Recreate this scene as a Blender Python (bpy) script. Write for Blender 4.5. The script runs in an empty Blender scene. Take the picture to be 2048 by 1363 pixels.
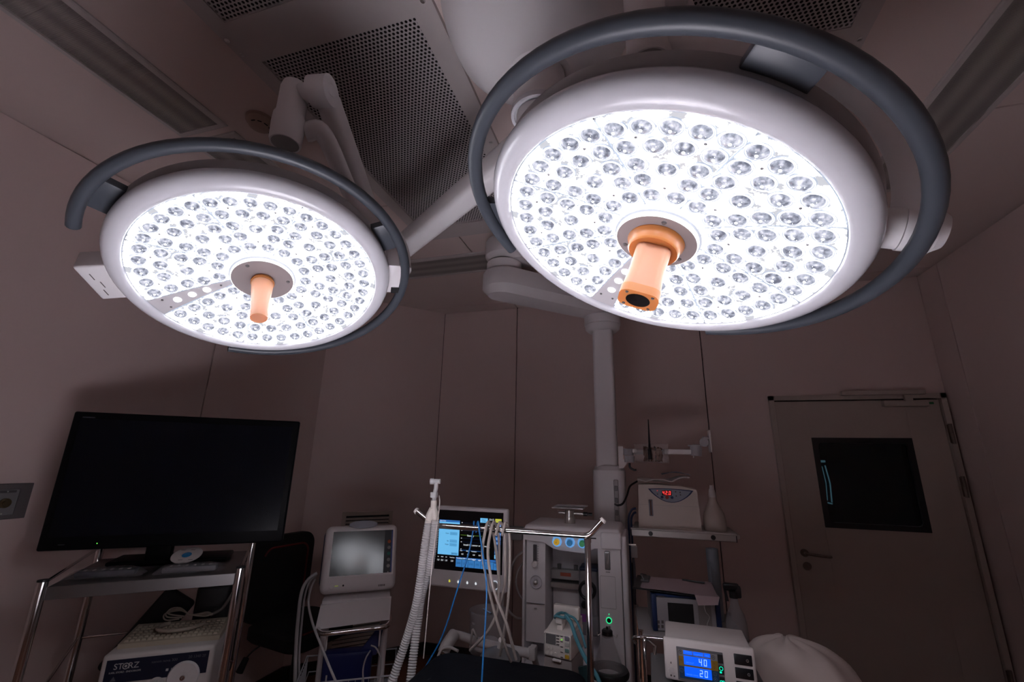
import bpy, bmesh, math, random
from mathutils import Vector, Matrix
random.seed(7)
PI = math.pi
R = math.radians
scene = bpy.context.scene
COL = scene.collection

# ------------------------------------------------------------------ camera
CAM_H = 1.62
F_PX, IMG_W, IMG_H = 874.27, 2048, 1363
PITCH, ROLL, YAW = 0.267637, 0.0207066, -0.2903055
_fwd = Vector((math.sin(YAW)*math.cos(PITCH), math.cos(YAW)*math.cos(PITCH), math.sin(PITCH)))
_r0 = Vector((math.cos(YAW), -math.sin(YAW), 0))
_u0 = _r0.cross(_fwd)
_cr, _sr = math.cos(ROLL), math.sin(ROLL)
CR = _r0*_cr + _u0*_sr
CU = -_r0*_sr + _u0*_cr
cam_data = bpy.data.cameras.new('camera')
cam = bpy.data.objects.new('camera', cam_data)
COL.objects.link(cam)
cam.matrix_world = Matrix(((CR.x, CU.x, -_fwd.x, 0), (CR.y, CU.y, -_fwd.y, 0), (CR.z, CU.z, -_fwd.z, CAM_H), (0, 0, 0, 1)))
cam_data.sensor_fit = 'HORIZONTAL'
cam_data.sensor_width = 36.0
cam_data.lens = 36.0*F_PX/IMG_W
cam_data.clip_start = 0.02
scene.camera = cam
def ray(px, py):
    return CR*((px-IMG_W/2)/F_PX) + CU*((IMG_H/2-py)/F_PX) + _fwd
def atY(px, py, y):
    d = ray(px, py); d = d*(y/d.y); d.z += CAM_H; return d
def atX(px, py, x):
    d = ray(px, py); d = d*(x/d.x); d.z += CAM_H; return d
def atZ(px, py, z):
    d = ray(px, py); d = d*((z-CAM_H)/d.z); d.z += CAM_H; return d
def onplane(px, py, p0, n):
    d = ray(px, py); o = Vector((0, 0, CAM_H)); return o + d*((Vector(p0)-o).dot(Vector(n))/d.dot(Vector(n)))

# ------------------------------------------------------------------ world, lights, exposure
world = bpy.data.worlds.new('world'); scene.world = world
world.use_nodes = True
world.node_tree.nodes['Background'].inputs[0].default_value = (0.0, 0.0, 0.0, 1)
world.node_tree.nodes['Background'].inputs[1].default_value = 0.0
vs = scene.view_settings
vs.view_transform = 'Standard'; vs.look = 'None'; vs.exposure = 1.08; vs.gamma = 1.0; vs.use_curve_mapping = False
PLATE_EMIT = 14.0        # glow of the lit lens plates
BEAM_WATT = 185.0

# ------------------------------------------------------------------ materials
MATS = {}
def mat(name, color=(.5, .5, .5), rough=.5, metal=0.0, emit=None, strength=1.0, var=.06, scale=14.0, bump=0.0,
        bscale=120.0, trans=0.0, ior=1.45, alpha=1.0, coat=0.0, spec=None, sss=0.0, rvar=.08):
    if name in MATS: return MATS[name]
    m = bpy.data.materials.new(name); m.use_nodes = True
    nt = m.node_tree; N, L = nt.nodes, nt.links
    b = N['Principled BSDF']
    tc = N.new('ShaderNodeTexCoord')
    no = N.new('ShaderNodeTexNoise'); no.inputs['Scale'].default_value = scale; no.inputs['Detail'].default_value = 4
    L.new(tc.outputs['Object'], no.inputs['Vector'])
    mr = N.new('ShaderNodeMapRange'); mr.inputs['To Min'].default_value = 1-var; mr.inputs['To Max'].default_value = 1+var
    L.new(no.outputs['Fac'], mr.inputs['Value'])
    mx = N.new('ShaderNodeVectorMath'); mx.operation = 'SCALE'; mx.inputs[0].default_value = color[:3]
    L.new(mr.outputs['Result'], mx.inputs['Scale']); L.new(mx.outputs[0], b.inputs['Base Color'])
    m2 = N.new('ShaderNodeMapRange'); m2.inputs['To Min'].default_value = max(0.02, rough-rvar*rough); m2.inputs['To Max'].default_value = min(1, rough+rvar*rough)
    L.new(no.outputs['Fac'], m2.inputs['Value']); L.new(m2.outputs['Result'], b.inputs['Roughness'])
    b.inputs['Metallic'].default_value = metal
    b.inputs['IOR'].default_value = ior
    b.inputs['Transmission Weight'].default_value = trans
    b.inputs['Alpha'].default_value = alpha
    b.inputs['Coat Weight'].default_value = coat
    if spec is not None: b.inputs['Specular IOR Level'].default_value = spec
    if sss:
        b.inputs['Subsurface Weight'].default_value = sss
        b.inputs['Subsurface Radius'].default_value = (.03, .015, .008); b.inputs['Subsurface Scale'].default_value = 1.0
    if emit:
        b.inputs['Emission Color'].default_value = (*emit, 1); b.inputs['Emission Strength'].default_value = strength
    if bump:
        n2 = N.new('ShaderNodeTexNoise'); n2.inputs['Scale'].default_value = bscale; n2.inputs['Detail'].default_value = 3
        L.new(tc.outputs['Object'], n2.inputs['Vector'])
        bp = N.new('ShaderNodeBump'); bp.inputs['Strength'].default_value = bump; bp.inputs['Distance'].default_value = .004
        L.new(n2.outputs['Fac'], bp.inputs['Height']); L.new(bp.outputs[0], b.inputs['Normal'])
    MATS[name] = m
    return m

WALL = mat('wall_beige', (.70, .555, .53), .5, var=.03, scale=2.5)
CEIL = mat('ceiling_beige', (.66, .54, .51), .55, var=.03, scale=2.5)
JOINT = mat('joint_dark', (.045, .03, .025), .8)
LAMPW = mat('lamp_white', (.68, .68, .72), .22, var=.02, coat=.3)
LAMPBACK = mat('lamp_back_shaded', (.36, .34, .345), .4, var=.02)  # white shell greyed: the shade behind the rim is put into the colour
ARMW = mat('arm_white', (.76, .74, .75), .35, var=.02)
GREYTUBE = mat('charcoal_plastic', (.062, .070, .085), .38, var=.05)
BLACKPL = mat('black_plastic', (.012, .012, .014), .35)
ORANGE = mat('orange_plastic', (.62, .22, .065), .35, var=.03, sss=.25)
ORANGELIT = mat('orange_lit', (.60, .27, .15), .4, var=.05, scale=9, sss=.5)  # paler copy of the orange, with the lamp light on the grips in its colour
STEEL = mat('brushed_steel', (.62, .60, .58), .32, metal=1.0, var=.08, scale=30)
CHROME = mat('chrome', (.75, .73, .72), .09, metal=1.0, var=.03)
HUBGREY = mat('hub_grey', (.33, .29, .29), .45)
MWHITE = mat('device_white', (.74, .68, .67), .4, var=.03)
MGREY = mat('device_grey', (.40, .37, .37), .45, var=.04)
MDARK = mat('device_dark_grey', (.15, .14, .145), .45)
BLACK = mat('matte_black', (.010, .010, .011), .6)
FRAMEW = mat('frame_grey_white', (.52, .47, .46), .45, var=.03)
CLEARISH = mat('milky_plastic', (.74, .73, .74), .28, var=.05, alpha=.62)
BLUE = mat('cable_blue', (.03, .16, .42), .4)
TEAL = mat('teal_band', (.08, .26, .32), .6)

# ------------------------------------------------------------------ mesh helpers
class MB:
    """collects shapes that become one mesh"""
    def __init__(s): s.v = []; s.f = []; s.m = []; s.sm = []
    def add(s, verts, faces, mi=0, smooth=False, M=None):
        o = len(s.v)
        for p in verts:
            p = Vector(p)
            s.v.append(tuple(M @ p) if M is not None else tuple(p))
        for f in faces:
            s.f.append(tuple(o+i for i in f)); s.m.append(mi); s.sm.append(smooth)
        return s
    def box(s, c, d, mi=0, M=None):
        x, y, z = c; a, b, e = d[0]/2, d[1]/2, d[2]/2
        vs_ = [(x-a, y-b, z-e), (x+a, y-b, z-e), (x+a, y+b, z-e), (x-a, y+b, z-e), (x-a, y-b, z+e), (x+a, y-b, z+e), (x+a, y+b, z+e), (x-a, y+b, z+e)]
        return s.add(vs_, [(0, 3, 2, 1), (4, 5, 6, 7), (0, 1, 5, 4), (1, 2, 6, 5), (2, 3, 7, 6), (3, 0, 4, 7)], mi, False, M)
    def rbox(s, c, d, r=.01, seg=2, mi=0, M=None, smooth=True):
        bm = bmesh.new(); bmesh.ops.create_cube(bm, size=1.0)
        for v in bm.verts: v.co = Vector((v.co.x*d[0], v.co.y*d[1], v.co.z*d[2]))
        r = min(r, .49*min(d))
        bmesh.ops.bevel(bm, geom=list(bm.edges), offset=r, segments=seg, profile=.5, affect='EDGES')
        bm.verts.index_update()
        s.add([v.co+Vector(c) for v in bm.verts], [[v.index for v in f.verts] for f in bm.faces], mi, smooth, M)
        bm.free(); return s
    def prism(s, poly, z0, z1, mi=0, M=None, smooth=False):
        """poly: list of (x,y) ccw; extruded along z"""
        n = len(poly)
        s.add([(x, y, z0) for x, y in poly]+[(x, y, z1) for x, y in poly],
              [tuple(range(n-1, -1, -1)), tuple(range(n, 2*n))], mi, False, M)
        s.add([(x, y, z0) for x, y in poly]+[(x, y, z1) for x, y in poly],
              [(i, (i+1) % n, n+(i+1) % n, n+i) for i in range(n)], mi, smooth, M)
        return s
    def lathe(s, prof, seg=32, mi=0, M=None, smooth=True, closed=False, arc=None):
        n = len(prof); a0, a1 = arc if arc else (0, 2*PI); full = arc is None
        k = seg if full else seg+1
        vs_ = [(r*math.cos(a0+(a1-a0)*i/seg), r*math.sin(a0+(a1-a0)*i/seg), z) for i in range(k) for r, z in prof]
        fs = []
        for i in range(seg):
            j = (i+1) % k
            for t in range(n if closed else n-1):
                u = (t+1) % n
                fs.append((i*n+t, j*n+t, j*n+u, i*n+u))
        return s.add(vs_, fs, mi, smooth, M)
    def cyl(s, p0, p1, r0, r1=None, seg=20, mi=0, cap=True, M=None):
        if r1 is None: r1 = r0
        p0, p1 = Vector(p0), Vector(p1); d = (p1-p0).normalized()
        a = Vector((1, 0, 0)) if abs(d.x) < .9 else Vector((0, 1, 0))
        x = d.cross(a).normalized(); y = d.cross(x)
        ring = [(x*math.cos(2*PI*i/seg)+y*math.sin(2*PI*i/seg)) for i in range(seg)]
        s.add([p0+q*r0 for q in ring]+[p1+q*r1 for q in ring], [(i, (i+1) % seg, seg+(i+1) % seg, seg+i) for i in range(seg)], mi, True, M)
        if cap:
            s.add([p0+q*r0 for q in ring], [tuple(range(seg-1, -1, -1))], mi, False, M)
            s.add([p1+q*r1 for q in ring], [tuple(range(seg))], mi, False, M)
        return s
    def tube(s, pts, r, seg=10, mi=0, cap=True, M=None, rfun=None):
        pts = [Vector(p) for p in pts]; n = len(pts); vs_ = []; prev = None
        for i, p in enumerate(pts):
            d = (pts[min(i+1, n-1)]-pts[max(i-1, 0)]).normalized()
            if prev is None:
                a = Vector((0, 0, 1)) if abs(d.z) < .9 else Vector((1, 0, 0)); x = d.cross(a).normalized()
            else:
                x = (prev-d*prev.dot(d)).normalized()
            prev = x; y = d.cross(x); rr = rfun(i/(n-1)) if rfun else r
            vs_ += [p+(x*math.cos(2*PI*k/seg)+y*math.sin(2*PI*k/seg))*rr for k in range(seg)]
        fs = [(i*seg+k, i*seg+(k+1) % seg, (i+1)*seg+(k+1) % seg, (i+1)*seg+k) for i in range(n-1) for k in range(seg)]
        s.add(vs_, fs, mi, True, M)
        if cap:
            s.add(vs_[:seg], [tuple(range(seg-1, -1, -1))], mi, False, M); s.add(vs_[-seg:], [tuple(range(seg))], mi, False, M)
        return s
    def mesh(s, name, mats):
        me = bpy.data.meshes.new(name); me.from_pydata(s.v, [], s.f)
        for m in (mats if isinstance(mats, (list, tuple)) else [mats]): me.materials.append(m)
        me.polygons.foreach_set('material_index', s.m); me.polygons.foreach_set('use_smooth', s.sm); me.update()
        bm = bmesh.new(); bm.from_mesh(me); bmesh.ops.remove_doubles(bm, verts=list(bm.verts), dist=1e-6)
        bmesh.ops.recalc_face_normals(bm, faces=list(bm.faces)); bm.to_mesh(me); bm.free()
        me.set_sharp_from_angle(angle=R(38))
        return me
    def obj(s, name, mats, parent=None, loc=None, rot=None):
        o = bpy.data.objects.new(name, s.mesh(name, mats)); COL.objects.link(o)
        if parent is not None: o.parent = parent
        if loc is not None: o.location = loc
        if rot is not None: o.rotation_euler = rot
        return o
def spline(pts, n=8):
    """Catmull-Rom through pts"""
    P = [Vector(p) for p in pts]; out = []
    P = [P[0]*2-P[1]]+P+[P[-1]*2-P[-2]]
    for i in range(1, len(P)-2):
        a, b, c, d = P[i-1:i+3]
        for k in range(n):
            t = k/n
            out.append(.5*((2*b)+(c-a)*t+(2*a-5*b+4*c-d)*t*t+(3*b-a-3*c+d)*t**3))
    out.append(P[-2]); return out
def rrect(w, h, r, n=5, cx=0, cy=0):
    r = min(r, w/2-1e-5, h/2-1e-5); out = []
    for (sx, sy, a0) in ((1, 1, 0), (-1, 1, 90), (-1, -1, 180), (1, -1, 270)):
        for i in range(n+1):
            a = R(a0+90*i/n); out.append((cx+sx*(w/2-r)+r*math.cos(a), cy+sy*(h/2-r)+r*math.sin(a)))
    return out
def tag(o, label=None, cat=None, group=None, kind=None):
    if label: o['label'] = label
    if cat: o['category'] = cat
    if group: o['group'] = group
    if kind: o['kind'] = kind
    return o
def thing(name, label, cat, loc=(0, 0, 0), rotz=0.0, group=None):
    o = bpy.data.objects.new(name, None); COL.objects.link(o); o.empty_display_size = .05
    o.location = loc; o.rotation_euler = (0, 0, rotz)
    return tag(o, label, cat, group)
def struct(name, mb, m):
    o = mb.obj(name, m) if isinstance(mb, MB) else mb
    return tag(o, kind='structure')
def inst(name, me, parent=None, loc=(0, 0, 0), rot=(0, 0, 0)):
    o = bpy.data.objects.new(name, me); COL.objects.link(o); o.location = loc; o.rotation_euler = rot
    if parent is not None: o.parent = parent
    return o
def text_mesh(s, size, m, name='lettering', depth=.0004, align='CENTER'):
    cu = bpy.data.curves.new(name, 'FONT'); cu.body = s; cu.size = size; cu.extrude = depth
    cu.align_x = align; cu.align_y = 'CENTER'; cu.resolution_u = 3
    t = bpy.data.objects.new(name, cu); COL.objects.link(t)
    bpy.context.view_layer.update()
    me = bpy.data.meshes.new_from_object(t.evaluated_get(bpy.context.evaluated_depsgraph_get()))
    bpy.data.objects.remove(t); bpy.data.curves.remove(cu)
    me.name = name; me.materials.clear(); me.materials.append(m); return me
def text(s, size, m, parent, loc, rot=(PI/2, 0, 0), align='CENTER', name='lettering'):
    """lettering facing local -y"""
    return inst(name, text_mesh(s, size, m, name, align=align), parent, loc, rot)
SEGS = {'0': 'abcdef', '1': 'bc', '2': 'abged', '3': 'abgcd', '4': 'fgbc', '5': 'afgcd', '6': 'afgcde', '7': 'abc', '8': 'abcdefg', '9': 'abcfg'}
def seg_digits(s, h, m, parent, loc, name='digits'):
    mb = MB(); w = h*.5; t = h*.13; x = 0
    tot = sum(.2*h if c == '.' else w+.28*h for c in s)-.28*h
    x = -tot/2
    for c in s:
        if c == '.':
            mb.box((x-.08*h, 0, -h/2+t/2), (t, .001, t)); x += .12*h; continue
        bars = {'a': (w/2, h/2-t/2, w, t), 'g': (w/2, 0, w, t), 'd': (w/2, -h/2+t/2, w, t), 'f': (t/2, h/4, t, h/2), 'b': (w-t/2, h/4, t, h/2), 'e': (t/2, -h/4, t, h/2), 'c': (w-t/2, -h/4, t, h/2)}
        for b in SEGS[c]:
            bx, bz, bw, bh = bars[b]; mb.box((x+bx+bz*.08, 0, bz), (bw*.92, .001, bh*.92))
        x += w+.28*h
    return mb.obj(name, m, parent, loc)

# ------------------------------------------------------------------ room shell
X0, X1, Y0, Y1, ZC = -2.73, 2.18, -2.6, 4.0, 3.10
GAP = .008
def slab(name, c, d, m):
    return struct(name, MB().box(c, d), m)
def floor_material():
    m = mat('floor_vinyl', (.20, .085, .05), .35, var=.25, scale=3.0)
    return m
slab('floor', ((X0+X1)/2, (Y0+Y1)/2, -.05), (X1-X0+.4, Y1-Y0+.4, .1), floor_material())
def panels(wall, rects, axis, plane, sgn, m, name='wall_panel', th=.012):
    """rects (a0,a1,b0,b1) in the wall plane; each becomes a proud panel"""
    for a0, a1, b0, b1 in rects:
        ca, cb, da, db = (a0+a1)/2, (b0+b1)/2, a1-a0-GAP, b1-b0-GAP
        off = plane+sgn*th/2
        if axis == 'y': mb = MB().rbox((ca, off, cb), (da, th, db), .0015, 1, smooth=False)
        elif axis == 'x': mb = MB().rbox((off, ca, cb), (th, da, db), .0015, 1, smooth=False)
        else: mb = MB().rbox((ca, cb, off), (da, db, th), .0015, 1, smooth=False)
        mb.obj(name, m, wall)
wb = MB()
for (a, b, c, d) in ((X0-.25, 1.25, -.1, ZC+.1), (1.88, X1+.25, -.1, ZC+.1), (1.25, 1.88, -.1, 1.2), (1.25, 1.88, 1.836, ZC+.1)): wb.box(((a+b)/2, Y1+.06, (c+d)/2), (b-a, .12, d-c))
wb = struct('wall_back', wb, JOINT)
# dark corridor beyond the door window
cor = MB()
for (c, d) in (((1.7, 5.6, 1.5), (3.0, .06, 3.2)), ((.25, 4.86, 1.5), (.06, 1.5, 3.2)), ((3.15, 4.86, 1.5), (.06, 1.5, 3.2)), ((1.7, 4.86, 3.1), (3.0, 1.5, .06)), ((1.7, 4.86, -.1), (3.0, 1.5, .06))): cor.box(c, d)
struct('wall_corridor', cor, mat('corridor_dark', (.10, .11, .13), .7))
DX0, DX1, DZ = .985, 2.14, 2.165     # outer size of the door frame
panels(wb, [(-1.93, -1.14, 0, ZC), (-1.14, .525, 0, ZC), ], 'y', Y1, -1, WALL, th=.02)
MB().box(((.529+DX0)/2, Y1-.01, ZC/2), (DX0-.529, .02, ZC-.008)).box(((DX0+X1)/2-.012, Y1-.01, (DZ+ZC)/2-.002), (X1-DX0-.024, .02, ZC-DZ-.004)).obj('wall_panel', WALL, wb)
wl = slab('wall_left', (X0-.06, (Y0+Y1)/2, ZC/2), (.12, Y1-Y0+.4, ZC+.2), JOINT)
panels(wl, [(2.15, 3.207, 0, ZC), (.55, 2.15, 0, ZC), (-1.05, .55, 0, ZC), (Y0, -1.05, 0, ZC)], 'x', X0, 1, WALL, th=.02)
wr = slab('wall_right', (X1+.06, (Y0+Y1)/2, ZC/2), (.12, Y1-Y0+.4, ZC+.2), JOINT)
panels(wr, [(3.74, 4.0, 0, ZC), (2.14, 3.74, 0, ZC), (.54, 2.14, 0, ZC), (-1.06, .54, 0, ZC), (Y0, -1.06, 0, ZC)], 'x', X1, -1, WALL, th=.02)
wf = slab('wall_front', ((X0+X1)/2, Y0-.06, ZC/2), (X1-X0+.5, .12, ZC+.2), JOINT)
panels(wf, [(X0, -1.14, 0, ZC), (-1.14, .525, 0, ZC), (.525, X1, 0, ZC)], 'y', Y0, 1, WALL, th=.02)
# chamfered corner between left and back wall
CH_A, CH_B = Vector((X0+.02, 3.20, 0)), Vector((-1.93, Y1-.02, 0))
ch_d = (CH_B-CH_A).normalized(); ch_n = Vector((ch_d.y, -ch_d.x, 0)); ch_len = (CH_B-CH_A).length
Mch = Matrix.Translation(CH_A) @ Matrix(((ch_d.x, -ch_n.x, 0, 0), (ch_d.y, -ch_n.y, 0, 0), (0, 0, 1, 0), (0, 0, 0, 1)))   # x along wall, -y into room
wc = slab('wall_corner', (0, 0, 0), (.01, .01, .01), JOINT)
me = MB().box((ch_len/2, .03, ZC/2), (ch_len+.05, .04, ZC+.1), M=Mch).mesh('wall_corner', JOINT); wc.data = me
MB().rbox((ch_len/2, .005, ZC/2), (ch_len, .01, ZC), .001, 1, M=Mch, smooth=False).obj('wall_panel', WALL, wc)
# ceiling
ce = slab('ceiling', ((X0+X1)/2, (Y0+Y1)/2, ZC+.07), (X1-X0+.5, Y1-Y0+.5, .1), JOINT)
xs = [X0, -1.14, .525, X1]; ys = [Y0, -1.5, .25, 2.03, 3.815, Y1]
panels(ce, [(xs[i], xs[i+1], ys[j], ys[j+1]) for i in range(3) for j in range(5)], 'z', ZC+.02, -1, CEIL, 'ceiling_panel', th=.02)
# baseboards
BASE = mat('baseboard_dark', (.03, .022, .02), .5)
struct('baseboard_back', MB().box(((-1.93+DX0)/2, Y1-.028, .045), (DX0+1.93, .016, .09)), BASE)
struct('baseboard_corner', MB().box((ch_len/2, -.008, .045), (ch_len, .016, .09), M=Mch), BASE)
struct('baseboard_left', MB().box((X0+.028, (Y0+3.2)/2, .045), (.016, 3.2-Y0, .09)), BASE)
struct('baseboard_right', MB().box((X1-.028, (Y0+Y1)/2, .045), (.016, Y1-Y0-.06, .09)), BASE)

# ------------------------------------------------------------------ door
DOORM = mat('door_grey_beige', (.47, .39, .35), .45, var=.02)
DFRAME = mat('door_frame', (.50, .42, .38), .45, var=.02)
yw = Y1-.02
door = thing('door_1', 'grey-beige hinged door with a square dark window', 'door', (1.56, yw, 0)); door['kind'] = 'structure'; del door['category']
dl, dr, dt = 1.022-1.56, 2.103-1.56, 2.125
fr = MB()
fr.box((dl-.019, -.012, (dt+.04)/2), (.034, .05, dt+.04)); fr.box((dr+.019, -.012, (dt+.04)/2), (.034, .05, dt+.04)); fr.box(((dl+dr)/2, -.012, dt+.021), (dr-dl+.072, .05, .036))
fr.obj('door_frame', DFRAME, door)
wx0, wx1, wz0, wz1 = 1.245-1.56, 1.886-1.56, 1.196, 1.84
lf = MB()
lf.box(((dl+wx0)/2+.002, .005, dt/2), (wx0-dl-.006, .04, dt-.012)); lf.box(((wx1+dr)/2-.002, .005, dt/2), (dr-wx1-.006, .04, dt-.012))
lf.box(((wx0+wx1)/2, .005, wz0/2+.003), (wx1-wx0+.001, .04, wz0-.006)); lf.box(((wx0+wx1)/2, .005, (wz1+dt)/2-.003), (wx1-wx0+.001, .04, dt-wz1-.006))
leaf = lf.obj('door_leaf', DOORM, door)
gk = MB()
o_, i_ = rrect(wx1-wx0, wz1-wz0, .004, 6), rrect(wx1-wx0-.075, wz1-wz0-.075, .03, 6)
n = len(o_)
def frame_ring(o_, i_, y0, y1, cx, cz):
    n = len(o_)
    V = [(cx+x, y0, cz+z) for x, z in o_]+[(cx+x, y0, cz+z) for x, z in i_]+[(cx+x, y1, cz+z) for x, z in o_]+[(cx+x, y1, cz+z) for x, z in i_]
    F = []
    for i in range(n):
        j = (i+1) % n
        F += [(i, j, n+j, n+i), (2*n+i, 3*n+i, 3*n+j, 2*n+j), (i, 2*n+i, 2*n+j, j), (n+i, n+j, 3*n+j, 3*n+i)]
    return V, F
gk.add(*frame_ring(o_, i_, -.017, .02, (wx0+wx1)/2, (wz0+wz1)/2)).obj('window_gasket', BLACKPL, leaf)
GLASSD = mat('door_glass', (.010, .014, .018), .06, alpha=.55, spec=.6)
MB().box(((wx0+wx1)/2, .004, (wz0+wz1)/2), (wx1-wx0-.05, .008, wz1-wz0-.05)).obj('window_pane', GLASSD, leaf)
hx = 1.085-1.56
hb = MB().cyl((hx, -.016, 1.015), (hx, -.026, 1.015), .026, seg=24).cyl((hx, -.026, 1.015), (hx, -.062, 1.015), .009)
hb.tube(spline([(hx, -.06, 1.015), (hx+.02, -.066, 1.014), (hx+.08, -.066, 1.009), (hx+.145, -.066, 1.006), (hx+.152, -.05, 1.006)], 6), .0095, 12)
STEELDK = mat('door_steel', (.20, .16, .14), .35, metal=.8)
hb.obj('handle', STEELDK, leaf)
MB().cyl((hx+.006, -.016, .928), (hx+.006, -.025, .928), .026, seg=24).cyl((hx+.006, -.025, .928), (hx+.006, -.03, .928), .009, seg=16).obj('lock_rosette', STEELDK, leaf)
for hz in (1.87, 1.51, .35):
    MB().cyl((dr+.012, -.045, hz-.07), (dr+.012, -.045, hz-.002), .011, seg=14).cyl((dr+.012, -.045, hz+.002), (dr+.012, -.045, hz+.07), .011, seg=14).box((dr+.012, -.036, hz), (.03, .004, .13)).obj('hinge', STEELDK, door)
MB().rbox(((1.487+2.0)/2-1.56, -.05, 2.172), (.53, .04, .034), .006).obj('closer_rail', DFRAME, door)
MB().rbox(((1.74+2.02)/2-1.56, -.035, 2.09), (.28, .045, .045), .008).box((1.90-1.56, -.05, 2.128), (.05, .02, .05)).obj('closer_body', DOORM, leaf)
MB().box((2.047-1.56, -.016, 2.093), (.036, .002, .016)).obj('green_sticker', mat('sticker_green', (.01, .16, .05), .5), leaf)

# ------------------------------------------------------------------ wall grille, socket plate
gr = thing('air_grille', 'beige louvred return air grille low on the chamfered wall corner', 'air vent')
gr.matrix_world = Mch @ Matrix.Translation((0, 0, 0))
GRM = mat('grille_beige', (.50, .42, .37), .5, var=.03)
g0, g1, gz0, gz1 = .335, .70, .10, 1.14
fm = MB()
for (a, b, c, d) in ((g0-.03, g0, gz0-.03, gz1+.03), (g1, g1+.03, gz0-.03, gz1+.03), (g0, g1, gz1, gz1+.03), (g0, g1, gz0-.03, gz0)):
    fm.box(((a+b)/2, -.008, (c+d)/2), (b-a, .016, d-c))
fm.obj('grille_frame', GRM, gr)
MB().box(((g0+g1)/2, -.001, (gz0+gz1)/2), (g1-g0, .002, gz1-gz0)).obj('backing', BLACK, gr)
sl = MB().add([(-(g1-g0)/2, -.014, -.007), ((g1-g0)/2, -.014, -.007), ((g1-g0)/2, -.002, .009), (-(g1-g0)/2, -.002, .009), (-(g1-g0)/2, -.013, -.0095), ((g1-g0)/2, -.013, -.0095), ((g1-g0)/2, -.001, .0065), (-(g1-g0)/2, -.001, .0065)],
              [(0, 1, 2, 3), (4, 7, 6, 5), (0, 4, 5, 1), (2, 6, 7, 3), (0, 3, 7, 4), (1, 5, 6, 2)]).mesh('slat', GRM)
k = 0; zz = gz0+.015
while zz < gz1-.01:
    inst('slat', sl, gr, ((g0+g1)/2, 0, zz)); zz += .027
sp = thing('socket_plate', 'steel wall plate with a pale outlet insert beside the television', 'wall plate', (X0+.02, 1.29, 1.404))
sp.rotation_euler = (0, 0, R(90))    # local -y looks into the room (+x), local x along +y
PLATE = mat('plate_steel', (.17, .15, .155), .45, metal=.3)
MB().rbox((0, -.004, 0), (.245, .008, .15), .002, 1).obj('plate', PLATE, sp)
MB().rbox((.035, -.010, -.004), (.085, .008, .11), .003, 1).obj('outlet_insert', mat('insert_grey', (.24, .23, .24), .5), sp)
MB().cyl((.035, -.012, -.006), (.035, -.024, -.006), .02, seg=20).cyl((.035, -.024, -.006), (.035, -.034, -.006), .012, seg=16).obj('outlet_valve', mat('brass_dark', (.16, .11, .06), .4, metal=.8), sp)
MB().rbox((.035, -.0145, .042), (.06, .002, .010), .001, 1).obj('name_tag', mat('tag_dark', (.10, .09, .10), .5), sp)
for q in (-1, 1): MB().cyl((.035, -.014, -.004+q*.046), (.035, -.017, -.004+q*.046), .003, seg=10).obj('screw', STEEL, sp)

# made-up glowing strips behind the door glass, for the bluish gleam in its pane
CYAN = mat('gleam_cyan', (.2, .3, .35), .4, emit=(.22, .52, .66), strength=.22)
lc = thing('pane_gleam', 'added cyan glow strips behind the dark door window, standing for a gleam in its pane', 'added glow', atY(1645, 1010, 5.40))
CV = lambda px, py: atY(px, py, 5.40)-Vector(lc.location)
MB().box(((CV(1627, 960).x+CV(1660, 960).x)/2, .05, .16), (.17, .08, .50)).obj('body', mat('gleam_backing', (.03, .04, .05), .4), lc)
MB().tube([CV(1628, 922), CV(1650, 922)], .011, 8).obj('top_gleam', CYAN, lc)
MB().tube([CV(1650, 930), CV(1660, 965), CV(1664, 1004)], .006, 8).obj('edge_gleam', CYAN, lc)
MB().tube([CV(1644, 932), CV(1652, 965), CV(1655, 1000)], .004, 8).obj('edge_gleam', CYAN, lc)
MB().tube([CV(1640, 1001), CV(1665, 1007)], .006, 8).obj('bottom_gleam', CYAN, lc)

# ------------------------------------------------------------------ ceiling: laminar air panels
def perforated_material():
    m = bpy.data.materials.new('perforated_sheet'); m.use_nodes = True
    nt = m.node_tree; N, L = nt.nodes, nt.links
    b = N['Principled BSDF']; b.inputs['Base Color'].default_value = (.50, .46, .46, 1); b.inputs['Roughness'].default_value = .45
    tc = N.new('ShaderNodeTexCoord'); sep = N.new('ShaderNodeSeparateXYZ'); L.new(tc.outputs['Object'], sep.inputs[0])
    P = .0165
    def grid(ox, oy):
        def fr(sock, per, off):
            a = N.new('ShaderNodeMath'); a.operation = 'MULTIPLY_ADD'; a.inputs[1].default_value = 1/per; a.inputs[2].default_value = off+100
            L.new(sock, a.inputs[0])
            f = N.new('ShaderNodeMath'); f.operation = 'FRACT'; L.new(a.outputs[0], f.inputs[0])
            s = N.new('ShaderNodeMath'); s.operation = 'MULTIPLY_ADD'; s.inputs[1].default_value = per; s.inputs[2].default_value = -per/2; L.new(f.outputs[0], s.inputs[0])
            return s
        x, y = fr(sep.outputs['X'], P, ox), fr(sep.outputs['Y'], P*math.sqrt(3), oy)
        h = N.new('ShaderNodeCombineXYZ'); L.new(x.outputs[0], h.inputs[0]); L.new(y.outputs[0], h.inputs[1])
        l = N.new('ShaderNodeVectorMath'); l.operation = 'LENGTH'; L.new(h.outputs[0], l.inputs[0]); return l
    a, c = grid(0, 0), grid(.5, .5)
    mn = N.new('ShaderNodeMath'); mn.operation = 'MINIMUM'; L.new(a.outputs['Value'], mn.inputs[0]); L.new(c.outputs['Value'], mn.inputs[1])
    gt = N.new('ShaderNodeMath'); gt.operation = 'GREATER_THAN'; gt.inputs[1].default_value = .0052; L.new(mn.outputs[0], gt.inputs[0])
    L.new(gt.outputs[0], b.inputs['Alpha'])
    return m
PERF = perforated_material()
SCREW_ME = MB().lathe([(.0001, -.002), (.007, -.002), (.009, 0)], 14).box((0, 0, -.0022), (.010, .0016, .0006)).mesh('screw', STEEL)
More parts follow.
